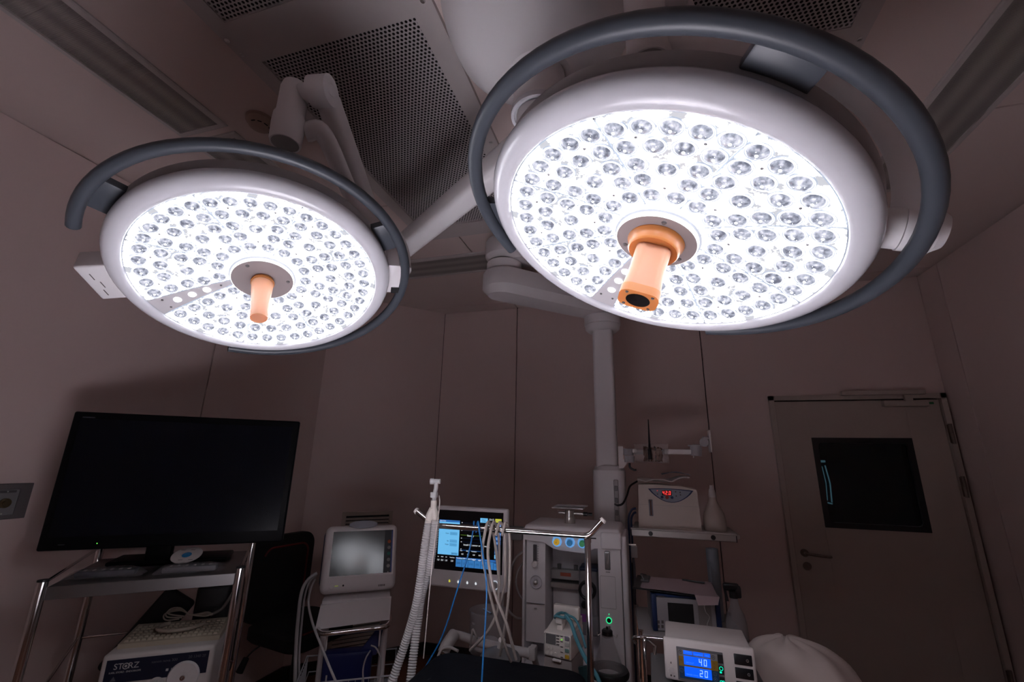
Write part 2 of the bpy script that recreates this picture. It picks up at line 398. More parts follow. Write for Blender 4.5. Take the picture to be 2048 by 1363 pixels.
PLENUM = mat('plenum_dark', (.02, .018, .018), .9)
def diffuser(label, x0, x1, ycuts, px0, px1, screws):
    """one long frame with perforated sheets; ycuts = [(y0,y1) of every sheet]"""
    Y_0, Y_1 = ycuts[0][0]-.16, ycuts[-1][1]+.15
    cx, cy = (x0+x1)/2, (Y_0+Y_1)/2
    t = thing('air_diffuser', label, 'air diffuser', (cx, cy, ZC), 0, 'perforated ceiling air diffusers')
    fr_ = MB(); zc = -.010
    def bar(a, b, c, d): fr_.box(((a+b)/2-cx, (c+d)/2-cy, zc), (b-a, d-c, .02))
    bar(x0, px0, Y_0, Y_1); bar(px1, x1, Y_0, Y_1)
    edges = [Y_0]+[v for yc in ycuts for v in yc]+[Y_1]
    for i in range(0, len(edges), 2): bar(px0, px1, edges[i], edges[i+1])
    fr_.obj('frame', FRAMEW, t)
    MB().box((0, 0, -.001), (x1-x0-.02, Y_1-Y_0-.02, .002)).obj('plenum', PLENUM, t)
    for a, b in ycuts:
        s = MB().add([((px0-px1)/2, (a-b)/2, 0), ((px1-px0)/2, (a-b)/2, 0), ((px1-px0)/2, (b-a)/2, 0), ((px0-px1)/2, (b-a)/2, 0)], [(0, 3, 2, 1)])
        s.obj('perforated_sheet', PERF, t, ((px0+px1)/2-cx, (a+b)/2-cy, -.016))
    for sx, sy in screws: inst('screw', SCREW_ME, t, (sx-cx, sy-cy, -.020))
    return t
diffuser('perforated air diffuser of the ceiling on the television side of the white dome', -1.395, -.59, [(-.46, .845), (1.005, 2.308)], -1.328, -.672,
         [(-1.38, .90), (-1.376, .962), (-.62, .90), (-.62, .962), (-1.37, 2.40), (-.62, 2.40), (-1.37, 1.65), (-.62, 1.65)])
diffuser('perforated air diffuser of the ceiling on the door side of the white dome', .09, .832, [(.13, 1.437), (1.60, 2.00)], .155, .764,
         [(.812, 1.497), (.815, 1.553), (.115, 1.497), (.115, 1.553), (.81, 2.08)])

# ------------------------------------------------------------------ ceiling: recessed lights (switched off)
def prism_material():
    m = bpy.data.materials.new('prismatic_cover'); m.use_nodes = True
    nt = m.node_tree; N, L = nt.nodes, nt.links; b = N['Principled BSDF']
    tc = N.new('ShaderNodeTexCoord')
    wv = N.new('ShaderNodeTexWave'); wv.wave_type = 'BANDS'; wv.bands_direction = 'X'; wv.inputs['Scale'].default_value = 3.2; wv.inputs['Distortion'].default_value = .3
    L.new(tc.outputs['Object'], wv.inputs['Vector'])
    cr = N.new('ShaderNodeMapRange'); cr.inputs['To Min'].default_value = .22; cr.inputs['To Max'].default_value = .36; L.new(wv.outputs['Fac'], cr.inputs['Value'])
    cm = N.new('ShaderNodeVectorMath'); cm.operation = 'SCALE'; cm.inputs[0].default_value = (1, .91, .86); L.new(cr.outputs['Result'], cm.inputs['Scale'])
    L.new(cm.outputs[0], b.inputs['Base Color']); b.inputs['Roughness'].default_value = .3
    w2 = N.new('ShaderNodeTexWave'); w2.bands_direction = 'Y'; w2.inputs['Scale'].default_value = 60
    L.new(tc.outputs['Object'], w2.inputs['Vector'])
    bp = N.new('ShaderNodeBump'); bp.inputs['Strength'].default_value = .5; bp.inputs['Distance'].default_value = .003; L.new(w2.outputs['Fac'], bp.inputs['Height']); L.new(bp.outputs[0], b.inputs['Normal'])
    return m
PRISM = prism_material()
def troffer(label, x0, x1, y0, y1, across=False):
    """recessed fluorescent fitting: rim frame round a prismatic cover; long axis local y"""
    w, l = (x1-x0, y1-y0) if not across else (y1-y0, x1-x0)
    t = thing('ceiling_light', label, 'ceiling light', ((x0+x1)/2, (y0+y1)/2, ZC), R(90) if across else 0, 'unlit fluorescent ceiling lights')
    b = .028; fm = MB()
    def ring(w0, l0, w1, l1, z0, z1):
        O = [(-w0/2, -l0/2), (w0/2, -l0/2), (w0/2, l0/2), (-w0/2, l0/2)]; I = [(-w1/2, -l1/2), (w1/2, -l1/2), (w1/2, l1/2), (-w1/2, l1/2)]
        fm.add([(x, y, z0) for x, y in O]+[(x, y, z1) for x, y in I]+[(x, y, .0) for x, y in O]+[(x, y, 0) for x, y in I],
               [(i, (i+1) % 4, 4+(i+1) % 4, 4+i) for i in range(4)]+[(i, 8+i, 8+(i+1) % 4, (i+1) % 4) for i in range(4)]+[(4+i, 4+(i+1) % 4, 12+(i+1) % 4, 12+i) for i in range(4)])
    ring(w, l, w-.012, l-.012, -.006, -.010); ring(w-.012, l-.012, w-2*b, l-2*b, -.010, -.012)
    fm.obj('rim', FRAMEW, t)
    MB().box((0, 0, -.003), (w-2*b+.004, l-2*b+.004, .004)).obj('prismatic_cover', PRISM, t)
    return t
troffer('unlit ceiling light along the television wall with a smoke detector at its end', -2.06, -1.775, -.05, 1.25)
troffer('unlit ceiling light directly above the surgical light with the slim handle', -2.06, -1.775, 1.285, 2.55)
troffer('unlit ceiling light running crosswise near the back wall', -1.95, -.45, 2.735, 3.06, True)
troffer('unlit ceiling light along the door side wall, above the camera-handled surgical light', 1.20, 1.502, .2, 2.605)
sd = thing('smoke_detector', 'small round beige smoke detector on the ceiling', 'smoke detector', (-1.60, 1.265, ZC))
SDM = mat('detector_beige', (.36, .25, .20), .5)
MB().lathe([(.0001, -.045), (.03, -.043), (.046, -.034), (.054, -.018), (.056, -.016), (.060, -.014), (.062, 0), (.0001, 0)], 36).obj('body', SDM, sd)
for a in range(-80, 80, 36):
    MB().box((.043*math.cos(R(a)), .043*math.sin(R(a)), -.0375), (.004, .016, .004), M=Matrix.Translation((.043*math.cos(R(a)), .043*math.sin(R(a)), -.0375)) @ Matrix.Rotation(R(a), 4, 'Z') @ Matrix.Rotation(R(32), 4, 'Y') @ Matrix.Translation((-.043*math.cos(R(a)), -.043*math.sin(R(a)), .0375))).obj('smoke_slot', BLACK, sd)

# ------------------------------------------------------------------ surgical lights
def plate_material():
    m = bpy.data.materials.new('lit_lens_plate'); m.use_nodes = True
    nt = m.node_tree; N, L = nt.nodes, nt.links; b = N['Principled BSDF']
    b.inputs['Base Color'].default_value = (.10, .105, .115, 1); b.inputs['Roughness'].default_value = .2
    tc = N.new('ShaderNodeTexCoord')
    n1 = N.new('ShaderNodeTexNoise'); n1.inputs['Scale'].default_value = 22; n1.inputs['Detail'].default_value = 5; n1.inputs['Roughness'].default_value = .65
    L.new(tc.outputs['Object'], n1.inputs['Vector'])
    v = N.new('ShaderNodeTexVoronoi'); v.feature = 'DISTANCE_TO_EDGE'; v.inputs['Scale'].default_value = 38; L.new(tc.outputs['Object'], v.inputs['Vector'])
    r1 = N.new('ShaderNodeMapRange'); r1.inputs['From Min'].default_value = .42; r1.inputs['From Max'].default_value = .53; L.new(n1.outputs['Fac'], r1.inputs['Value'])
    r2 = N.new('ShaderNodeMapRange'); r2.inputs['From Min'].default_value = 0; r2.inputs['From Max'].default_value = .035; L.new(v.outputs['Distance'], r2.inputs['Value'])
    mu = N.new('ShaderNodeMath'); mu.operation = 'MULTIPLY'; L.new(r1.outputs[0], mu.inputs[0])
    ad = N.new('ShaderNodeMath'); ad.operation = 'MAXIMUM'; ad.inputs[1].default_value = .35; L.new(r2.outputs[0], ad.inputs[0]); L.new(ad.outputs[0], mu.inputs[1])
    st = N.new('ShaderNodeMapRange'); st.inputs['To Min'].default_value = .30; st.inputs['To Max'].default_value = PLATE_EMIT; L.new(mu.outputs[0], st.inputs['Value'])
    b.inputs['Emission Color'].default_value = (.92, .93, 1.0, 1); L.new(st.outputs[0], b.inputs['Emission Strength'])
    return m
def lens_material():
    m = bpy.data.materials.new('led_lens'); m.use_nodes = True
    nt = m.node_tree; N, L = nt.nodes, nt.links; b = N['Principled BSDF']
    b.inputs['Base Color'].default_value = (.06, .065, .08, 1); b.inputs['Roughness'].default_value = .08
    tc = N.new('ShaderNodeTexCoord'); oi = N.new('ShaderNodeObjectInfo')
    ad = N.new('ShaderNodeVectorMath'); L.new(tc.outputs['Object'], ad.inputs[0]); L.new(oi.outputs['Random'], ad.inputs[1])
    n1 = N.new('ShaderNodeTexNoise'); n1.inputs['Scale'].default_value = 105; n1.inputs['Detail'].default_value = 3; L.new(ad.outputs[0], n1.inputs['Vector'])
    rp = N.new('ShaderNodeValToRGB'); e = rp.color_ramp.elements
    e[0].position = .34; e[0].color = (.11, .115, .15, 1); e[1].position = .72; e[1].color = (.78, .80, .86, 1)
    k = e.new(.5); k.color = (.33, .35, .42, 1); k = e.new(.6); k.color = (.52, .52, .60, 1)
    L.new(n1.outputs['Fac'], rp.inputs['Fac']); L.new(rp.outputs[0], b.inputs['Emission Color']); b.inputs['Emission Strength'].default_value = .62
    m.cycles.emission_sampling = 'NONE'
    return m
PLATEM, LENSM = plate_material(), lens_material()
LENSRING = mat('lens_collar', (.16, .17, .2), .15, emit=(.72, .82, 1.0), strength=.27); LENSRING.cycles.emission_sampling = 'NONE'
LEDGLINT = mat('led_glint', (1, 1, 1), .3, emit=(.95, .98, 1.0), strength=6.0); LEDGLINT.cycles.emission_sampling = 'NONE'  # glowing spot stands in for the LED's reflection on the lens
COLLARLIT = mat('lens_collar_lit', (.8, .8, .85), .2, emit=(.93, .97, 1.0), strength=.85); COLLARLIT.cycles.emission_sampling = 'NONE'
STRIPM = mat('strip_silver', (.60, .58, .60), .4)
CLEARRIM = mat('clear_rim', (.3, .31, .34), .1, emit=(.8, .86, 1), strength=.16); CLEARRIM.cycles.emission_sampling = 'NONE'
def dish(r): return .034*(1-(r/.30)**2)
# one lens: collar ring, dome, painted bright LED reflection; local z points out of the face (away from lamp)
lm = MB()
lm.lathe([(.0208, .0), (.0204, .0018), (.0194, .0020)], 24, mi=1)
lm.lathe([(.0194, .0020), (.0184, .0028), (.0178, .0022)], 24, mi=3)
lm.lathe([(.0178, .0022), (.0172, .0016), (.0166, .0016)], 24, mi=1)
lm.lathe([(.0166, .0016), (.0161, .0022), (.0154, .0016)], 24, mi=3)
lm.lathe([(.0154, .0016), (.0142, .0040), (.0112, .0062), (.0070, .0074), (.0001, .0080)], 24, mi=0)
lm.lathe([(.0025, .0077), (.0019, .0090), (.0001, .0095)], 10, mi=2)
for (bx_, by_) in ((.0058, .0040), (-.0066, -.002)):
    lm.lathe([(.0010, .0062), (.0001, .0080)], 8, mi=2, M=Matrix.Translation((bx_, by_, 0)))  # two smaller painted glints beside it
LENS_ME = lm.mesh('lens', [LENSM, LENSRING, LEDGLINT, COLLARLIT])
BOLT_ME = MB().lathe([(.0001, -.002), (.0022, -.002), (.0032, .0)], 10).mesh('bolt', MDARK)
MODW = R(43.5)
def sector_mesh():
    """one clear lens module following the dish, 43.5 degrees wide, centred on angle 0"""
    mb = MB(); nr, na = 10, 10; g = .0017; vs_ = []
    for i in range(nr+1):
        r = .083+(.2985-.083)*i/nr
        for j in range(na+1):
            a = -MODW/2+g/r+(MODW-2*g/r)*j/na
            vs_.append((r*math.cos(a), r*math.sin(a), dish(r)))
    fs = [(i*(na+1)+j, i*(na+1)+j+1, (i+1)*(na+1)+j+1, (i+1)*(na+1)+j) for i in range(nr) for j in range(na)]
    mb.add(vs_, fs, 0, True)
    rim = [i*(na+1) for i in range(nr+1)]+[nr*(na+1)+j for j in range(1, na+1)]+[i*(na+1)+na for i in range(nr-1, -1, -1)]+[j for j in range(na-1, 0, -1)]
    n_ = len(rim); mb.add([vs_[i] for i in rim]+[(vs_[i][0], vs_[i][1], vs_[i][2]+.006) for i in rim], [(i, (i+1) % n_, n_+(i+1) % n_, n_+i) for i in range(n_)], 1)
    return mb.mesh('lens_module', [PLATEM, LENSRING])
SECTOR_ME = sector_mesh()
LENS_LAYOUT = [(.270, d) for d in (-17.5, -8.75, 0, 8.75, 17.5)]+[(.229, d) for d in (-16.5, -5.5, 5.5, 16.5)]+[(.188, -15), (.188, 15), (.176, 0), (.149, -14.5), (.149, 14.5), (.109, -11), (.109, 11)]
def surgical_light(label, C, Nn, spin, camera_handle):
    """C centre of the face rim, Nn beam direction, spin = angle of the blank strip in the face"""
    C = Vector(C); C.z += CAM_H; Nn = Vector(Nn).normalized()
    u = Nn.cross(Vector((0, 1, 0))).normalized(); v = Nn.cross(u); zz = -Nn; yy = -v
    T = thing('surgical_light', label, 'surgical light', group='surgical lights')
    T.matrix_world = Matrix(((u.x, yy.x, zz.x, C.x), (u.y, yy.y, zz.y, C.y), (u.z, yy.z, zz.z, C.z), (0, 0, 0, 1)))
    A = lambda rel: R(-(spin+rel))                     # head angle -> local angle
    MB().lathe([(.2995, .012), (.2995, .002), (.303, -.0045), (.311, -.0085), (.322, -.0075), (.3335, -.0015), (.340, .007), (.3435, .016), (.3435, .024), (.3405, .031), (.3365, .034)], 96).obj('rim_housing', LAMPW, T)
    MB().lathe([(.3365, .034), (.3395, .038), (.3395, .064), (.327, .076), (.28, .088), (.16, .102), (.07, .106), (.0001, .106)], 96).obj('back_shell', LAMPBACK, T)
    MB().lathe([(.2985, .010), (.2975, .0035), (.2955, .0025), (.2945, .0045), (.2935, .0025), (.291, .0035)], 96).obj('cover_rim', CLEARRIM, T)
    for k in range(12):
        a = A(12+30*k); MB().lathe([(.2962, .0012), (.2985, .0018)], 6, arc=(a-.07, a+.07)).obj('rim_clip', MDARK, T)
    MB().lathe([(.0001, dish(0)+.010), (.15, dish(.15)+.010), (.298, dish(.298)+.010)], 48).obj('inner_tray', LENSRING, T)
    # lens modules
    for k in range(8):
        am = A(28+43.5*k)
        mod = inst('lens_module', SECTOR_ME, T, (0, 0, 0), (0, 0, am))
        for r, d in LENS_LAYOUT:
            a = R(-d); slope = math.atan(2*.034*r/.09)
            q = inst('lens', LENS_ME, mod)
            q.matrix_local = Matrix.Rotation(a, 4, 'Z') @ Matrix.Translation((r, 0, dish(r))) @ Matrix.Rotation(slope, 4, 'Y') @ Matrix.Rotation(PI, 4, 'X') @ Matrix.Rotation(random.uniform(0, 6.28), 4, 'Z')
        for r, d in ((.248, -11.5), (.248, 11.5), (.128, 0)):
            q = inst('bolt', BOLT_ME, mod); q.matrix_local = Matrix.Rotation(R(-d), 4, 'Z') @ Matrix.Translation((r, 0, dish(r)))
    # blank strip with three indicator lamps
    a0 = A(0); Ms = Matrix.Rotation(a0, 4, 'Z'); sm = MB()
    r_in, r_out, h_in, h_out = .075, .2975, .006, .0300
    st_ = []
    for i in range(9):
        r = r_in+(r_out-r_in)*i/8; h = h_in+(h_out-h_in)*i/8; st_ += [(r, -h, dish(r)-.001), (r, h, dish(r)-.001)]
    sm.add(st_, [(2*i, 2*i+1, 2*i+3, 2*i+2) for i in range(8)], M=Ms)
    strip = sm.obj('blank_strip', STRIPM, T)
    for r in (.16, .20, .24):
        MB().lathe([(.0105, -.0005), (.008, -.004), (.0001, -.005)], 18, M=Ms @ Matrix.Translation((r, 0, dish(r)))).obj('indicator_lamp', COLLARLIT, strip)
    for r, s_ in ((.12, 0), (.268, .016), (.268, -.016)):
        q = inst('bolt', BOLT_ME, strip); q.matrix_local = Ms @ Matrix.Translation((r, s_, dish(r)-.001))
    # hub and handle
    MB().lathe([(.083, .036), (.083, .018), (.077, .017)], 48).obj('hub_skirt', CLEARRIM, T)
    MB().lathe([(.0785, .018), (.0790, .014), (.0785, .0095), (.0765, .008)], 48).obj('hub_edge', COLLARLIT, T)
    MB().lathe([(.0001, .008), (.040, .008), (.0765, .008), (.0765, .020), (.0001, .020)], 48).obj('hub', HUBGREY, T)
    for k in range(3):
        q = inst('bolt', BOLT_ME, T, (.063*math.cos(R(40+120*k)), .063*math.sin(R(40+120*k)), .008)); q.scale = (1.6, 1.6, 1.2)
    if camera_handle:
        MB().lathe([(.0001, .018), (.052, .018), (.0545, .015), (.0545, .006), (.052, .004), (.0505, .0), (.049, -.003), (.049, -.012), (.046, -.016), (.0001, -.016)], 40).obj('handle_flange', ORANGE, T)
        Mh = Matrix.Rotation(R(8), 4, 'Z')
        n0 = 12; lev = [(-.012, .066, .058), (-.03, .066, .058), (-.06, .065, .057), (-.085, .067, .058), (-.108, .071, .061)]
        hm = MB(); vs_ = []
        for z_, w_, h_ in lev: vs_ += [(x, y, z_) for x, y in rrect(w_, h_, .018, 4)]
        k_ = len(rrect(1, 1, .1, 4)); hm.add(vs_, [(i*k_+j, i*k_+(j+1) % k_, (i+1)*k_+(j+1) % k_, (i+1)*k_+j) for i in range(len(lev)-1) for j in range(k_)], 0, True, Mh)
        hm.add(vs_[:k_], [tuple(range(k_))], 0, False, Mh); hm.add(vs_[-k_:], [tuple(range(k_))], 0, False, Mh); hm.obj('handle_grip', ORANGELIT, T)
        cm = MB().prism(rrect(.073, .063, .02, 5), -.1245, -.108, 0, Mh, True); cap = cm.obj('handle_cap', ORANGE, T)
        MB().lathe([(.0225, -.1240), (.0222, -.1252), (.0001, -.1254)], 28, M=Mh).obj('camera_window', mat('lens_black', (.01, .008, .008), .08), cap)
        for sx, sy in ((-1, 1), (1, 1), (1, -1), (-1, -1)):
            q = inst('bolt', BOLT_ME, cap); q.matrix_local = Mh @ Matrix.Translation((.026*sx*.9, .022*sy, -.1246))
    else:
        MB().lathe([(.0001, .018), (.0285, .018), (.0285, .012), (.0265, .009), (.0265, .004), (.0295, .001), (.0295, -.004), (.0001, -.004)], 32).obj('handle_collar', ORANGE, T)
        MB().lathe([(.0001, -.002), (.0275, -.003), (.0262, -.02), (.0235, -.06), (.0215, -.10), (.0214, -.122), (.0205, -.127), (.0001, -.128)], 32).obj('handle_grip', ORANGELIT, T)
    # grab ring on brackets
    ar = [A(-43-272*i/64) for i in range(65)]
    MB().tube([(.392*math.cos(a), .392*math.sin(a), .036) for a in ar], .0145, 14).obj('grab_ring', GREYTUBE, T)
    for rel in (-60, -177, -290):
        a = A(rel); Mb = Matrix.Rotation(a, 4, 'Z'); bm_ = MB()
        bm_.rbox((.358, 0, .052), (.066, .092, .022), .004, 2, M=Mb)
        bm_.obj('ring_bracket', GREYTUBE, T)
    # beam lamp of the head
    ld = bpy.data.lights.new('beam', 'SPOT'); ld.energy = BEAM_WATT; ld.spot_size = R(46); ld.spot_blend = .5; ld.shadow_soft_size = .20; ld.color = (.94, .92, 1.0)
    lo = bpy.data.objects.new('beam_lamp', ld); COL.objects.link(lo); lo.parent = T; lo.location = (0, 0, -.14)
    return T
LC, LN = (-0.99921581, 0.89285755, 0.46739268), (0.31846855, -0.22096561, -0.92181993)
RC, RN = (0.04176795, 0.81624178, 0.40859824), (-0.30291192, -0.16693556, -0.93828401)
SL = surgical_light('round white surgical light head with slim tapered orange handle', LC, LN, 165, False)
SR = surgical_light('round white surgical light head with thick square orange camera handle', RC, RN, 247, True)
def yoke(T, arm_angle, apex, zp, round_pivot):
    """bow-shaped yoke from the drop tube to the pivot at the side of the head"""
    a = R(-arm_angle); dx, dy = math.cos(a), math.sin(a); D = Vector((dx, dy, 0))
    ap = T.matrix_world.inverted() @ Vector(apex)
    p = [ap, ap+D*.05+Vector((0, 0, -.004)), D*.26+Vector((0, 0, ap.z*.88)), D*.355+Vector((0, 0, ap.z*.62)), D*.39+Vector((0, 0, zp+.10)), D*.39+Vector((0, 0, zp))]
    MB().tube(spline(p, 8), .034 if round_pivot else .028, 18).obj('yoke', ARMW, T)
    if round_pivot:
        MB().cyl(D*.32+Vector((0, 0, zp)), D*.372+Vector((0, 0, zp)), .0325, seg=32).obj('pivot', ARMW, T)
        MB().cyl(D*.373+Vector((0, 0, zp)), D*.415+Vector((0, 0, zp)), .0345, seg=32).cyl(D*.415+Vector((0, 0, zp)), D*.428+Vector((0, 0, zp)), .0345, .026, seg=32).obj('pivot_cap', ARMW, T)
    else:
        Mb = Matrix.Rotation(a, 4, 'Z')
        MB().rbox((.365, 0, zp), (.055, .125, .085), .006, 2, M=Mb).obj('pivot', ARMW, T)
        MB().box((.368, .046, zp-.043), (.028, .024, .006), M=Mb).obj('pivot_slot', BLACK, T)
bpy.context.view_layer.update()
APEX_L, APEX_R = Vector((-.975, .862, .90+CAM_H)), Vector((.058, .83, .87+CAM_H))
yoke(SL, -38, APEX_L+Vector((.035, .035, .06)), .072, False)
yoke(SR, 6, APEX_R+Vector((.03, .02, .05)), .082, True)
# side housing on the left head
Mb = Matrix.Rotation(R(-151), 4, 'Z')
sb = MB().rbox((.378, 0, .062), (.075, .125, .058), .006, 3, M=Mb).cyl((.33, 0, .06), (.350, 0, .06), .045, seg=24, M=Mb)
sb = sb.obj('side_housing', ARMW, SL)
PRINTD = mat('print_dark', (.12, .10, .10), .6)
for q in range(3): MB().box((.392-.008*(q == 1), -.034+.030*q, .0325), (.0022, .022, .0006), M=Mb).obj('print_line', PRINTD, sb)

# ------------------------------------------------------------------ ceiling suspension of the lights
SX, SY = -.245, 1.055
sus = thing('light_suspension', 'white ceiling dome with jointed arms carrying both surgical lights', 'ceiling mount', (SX, SY, ZC))
MB().lathe([(.325, 0), (.325, -.02), (.320, -.06), (.302, -.13), (.27, -.205), (.21, -.265), (.15, -.305), (.115, -.325), (.098, -.345), (.0001, -.345)], 64).obj('ceiling_dome', ARMW, sus)
MB().cyl((0, 0, -.30), (0, 0, -.47), .078, seg=36).obj('stem', ARMW, sus)
MB().lathe([(.078, -.47), (.084, -.472), (.084, -.488), (.078, -.49), (.074, -.49), (.074, -.484), (.0001, -.484)], 36).obj('stem_collar', LAMPW, sus)
MB().lathe([(.068, -.488), (.068, -.63), (.060, -.64), (.0001, -.64)], 32).obj('swivel_hub', ARMW, sus)
for a in (-70, -150): MB().cyl((.05*math.cos(R(a)), .05*math.sin(R(a)), -.483), (.05*math.cos(R(a)), .05*math.sin(R(a)), -.4865), .007, seg=12).obj('screw', STEEL, sus)
W = lambda x, y, z: Vector((x-SX, y-SY, z+CAM_H-ZC))
def beam(p, q, w, h, name):
    p, q = Vector(p), Vector(q); d = (q-p); L_ = d.length; x = d.normalized(); y = Vector((0, 0, 1)).cross(x).normalized(); z = x.cross(y)
    M = Matrix(((x.x, y.x, z.x, (p.x+q.x)/2), (x.y, y.y, z.y, (p.y+q.y)/2), (x.z, y.z, z.z, (p.z+q.z)/2), (0, 0, 0, 1)))
    return MB().rbox((0, 0, 0), (L_, w, h), min(w, h)*.3, 4, M=M).obj(name, ARMW, sus)
# left lamp: extension arm, joint, spring arm, elbow, drop tube
JL = (-1.13, 1.69, .94)
beam(W(SX-.02, SY+.03, .95), W(*JL), .085, .10, 'extension_arm')
MB().cyl(W(-1.12, 1.68, 1.02), W(-1.12, 1.68, .80), .055, seg=28).obj('arm_joint', ARMW, sus)
beam(W(-1.09, 1.66, .83), W(-.885, .90, 1.075), .058, .085, 'spring_arm')
EL = Vector((-.963, .855, 1.09))
eb = MB().cyl(W(-.850, .875, 1.072), W(-.910, .865, 1.072), .046, seg=28); eb.cyl(W(-.905, .866, 1.072), W(-.955, .858, 1.072), .028, seg=24); eb.cyl(W(-.8475, .875, 1.072), W(-.850, .875, 1.072), .018, seg=20); eb.obj('elbow', ARMW, sus)
MB().lathe([(.0001, .040), (.026, .037), (.036, .028), (.040, .01), (.040, -.088)], 32, M=Matrix.Translation(W(-.972, .858, 1.075))).obj('drop_tube', ARMW, sus)
MB().lathe([(.040, -.088), (.0455, -.09), (.0465, -.12), (.0445, -.172), (.042, -.182), (.038, -.182)], 32, M=Matrix.Translation(W(-.972, .858, 1.075))).obj('drop_tube_sleeve', ARMW, sus)
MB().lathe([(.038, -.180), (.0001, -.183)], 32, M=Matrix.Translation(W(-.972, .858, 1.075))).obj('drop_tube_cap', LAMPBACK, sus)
# right lamp: second extension arm, joint, spring arm, drop tube
beam(W(SX+.02, SY+.02, .865), W(.50, 1.62, .86), .085, .10, 'extension_arm')
MB().cyl(W(.49, 1.61, .95), W(.49, 1.61, .72), .055, seg=28).obj('arm_joint', ARMW, sus)
beam(W(.48, 1.58, .80), W(.125, .86, 1.08), .062, .085, 'spring_arm')
MB().cyl(W(.10, .84, 1.08), W(.15, .86, 1.08), .05, seg=28).obj('elbow', ARMW, sus)
MB().lathe([(.0001, .30), (.030, .295), (.042, .28), (.046, .26), (.046, .02), (.050, .015), (.050, -.0), (.044, -.008), (.040, -.008)], 32, M=Matrix.Translation(W(.058, .83, .87))).obj('drop_tube', ARMW, sus)
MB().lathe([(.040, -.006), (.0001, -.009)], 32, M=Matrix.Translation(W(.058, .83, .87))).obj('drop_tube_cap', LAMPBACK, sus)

# ------------------------------------------------------------------ pendant with column
PCX, PCY = -.235, 3.02
pen = thing('supply_pendant', 'white ceiling pendant with two stacked arms and a tall square column', 'ceiling pendant', (PCX, PCY, 0))
PENW = mat('pendant_white', (.64, .60, .61), .4, var=.03)
def pend_arm(p, q, w, h, name):
    """box arm with rounded ends and chamfered underside between two vertical joints"""
    p, q = Vector((p[0]-PCX, p[1]-PCY, p[2])), Vector((q[0]-PCX, q[1]-PCY, q[2])); d = q-p; L_ = d.length; x = d.normalized(); y = Vector((0, 0, 1)).cross(x)
    M = Matrix(((x.x, y.x, 0, p.x), (x.y, y.y, 0, p.y), (x.z, y.z, 1, p.z), (0, 0, 0, 1)))
    n_ = 12; mb = MB(); half = w/2
    def outline(hw, ext):
        o = []
        for i in range(n_+1): a = R(-90+180*i/n_); o.append((L_+math.cos(a)*ext, math.sin(a)*hw))
        for i in range(n_+1): a = R(90+180*i/n_); o.append((math.cos(a)*ext, math.sin(a)*hw))
        return o
    lev = [(0, half*.62, half*.75), (h*.28, half, half), (h*.9, half, half), (h, half*.93, half*.93)]
    vs_ = []; k_ = 2*(n_+1)
    for z_, hw, ex in lev: vs_ += [(a, b, z_) for a, b in outline(hw, ex)]
    mb.add(vs_, [(i*k_+j, i*k_+(j+1) % k_, (i+1)*k_+(j+1) % k_, (i+1)*k_+j) for i in range(3) for j in range(k_)], 0, False, M)
    mb.add(vs_[:k_], [tuple(range(k_-1, -1, -1))], 0, False, M); mb.add(vs_[-k_:], [tuple(range(k_))], 0, False, M)
    return mb.obj(name, PENW, pen)
JX, JY = -.80, 2.47
pend_arm((JX, JY, 2.62), (PCX, PCY, 2.62), .27, .155, 'lower_arm')
pend_arm((JX, JY, 2.845), (.40, 2.46, 2.845), .25, .155, 'upper_arm')
MB().lathe([(.105, 2.775), (.112, 2.785), (.112, 2.84), (.10, 2.85)], 36, M=Matrix.Translation((JX-PCX, JY-PCY, 0))).obj('arm_joint', PENW, pen)
MB().lathe([(.15, 3.0), (.15, 3.03), (.19, 3.05), (.19, 3.10)], 36, M=Matrix.Translation((.40-PCX, 2.46-PCY, 0))).obj('ceiling_flange', PENW, pen)
MB().lathe([(.12, 2.62), (.125, 2.615), (.125, 2.56), (.122, 2.556)], 40).obj('column_collar', PENW, pen)
MB().lathe([(.1215, 2.554), (.118, 2.53), (.10, 2.512), (.07, 2.508), (.0001, 2.508)], 40).obj('column_boss', PENW, pen)
MB().prism(rrect(.135, .135, .025, 4), 1.30, 2.51, 0, None, True).obj('column_tube', PENW, pen)
MB().prism(rrect(.20, .20, .05, 6), .55, 1.575, 0, Matrix.Translation((.01, .0, 0)), True).lathe([(.10, 1.575), (.09, 1.60), (.07, 1.61)], 32, M=Matrix.Translation((.01, 0, 0))).obj('supply_head', PENW, pen)

# ================================================================== equipment
def MW(T): return Matrix.Translation(T.location) @ Matrix.Rotation(T.rotation_euler.z, 4, 'Z')
def fp(T, px, py, yl=0.0):
    """pixel -> local point on the plane y = yl of a thing"""
    M = MW(T); n_ = (M.to_3x3() @ Vector((0, 1, 0)))
    return M.inverted() @ onplane(px, py, M @ Vector((0, yl, 0)), n_)
def ring_mb(r, t, y, h=.004, seg=28, M=None):
    """flat ring facing local -y, centred at origin of M"""
    return MB().lathe([(r-t, 0), (r-t*.5, h), (r, 0)], seg, M=(M or Matrix.Identity(4)) @ Matrix.Rotation(R(90), 4, 'X'))
def FY(p): return Matrix.Translation(p) @ Matrix.Rotation(R(90), 4, 'X')     # lathe axis z -> local -y
def emis(name, col, s): return mat(name, tuple(c*.3 for c in col), .4, emit=col, strength=s*.5, var=.01)

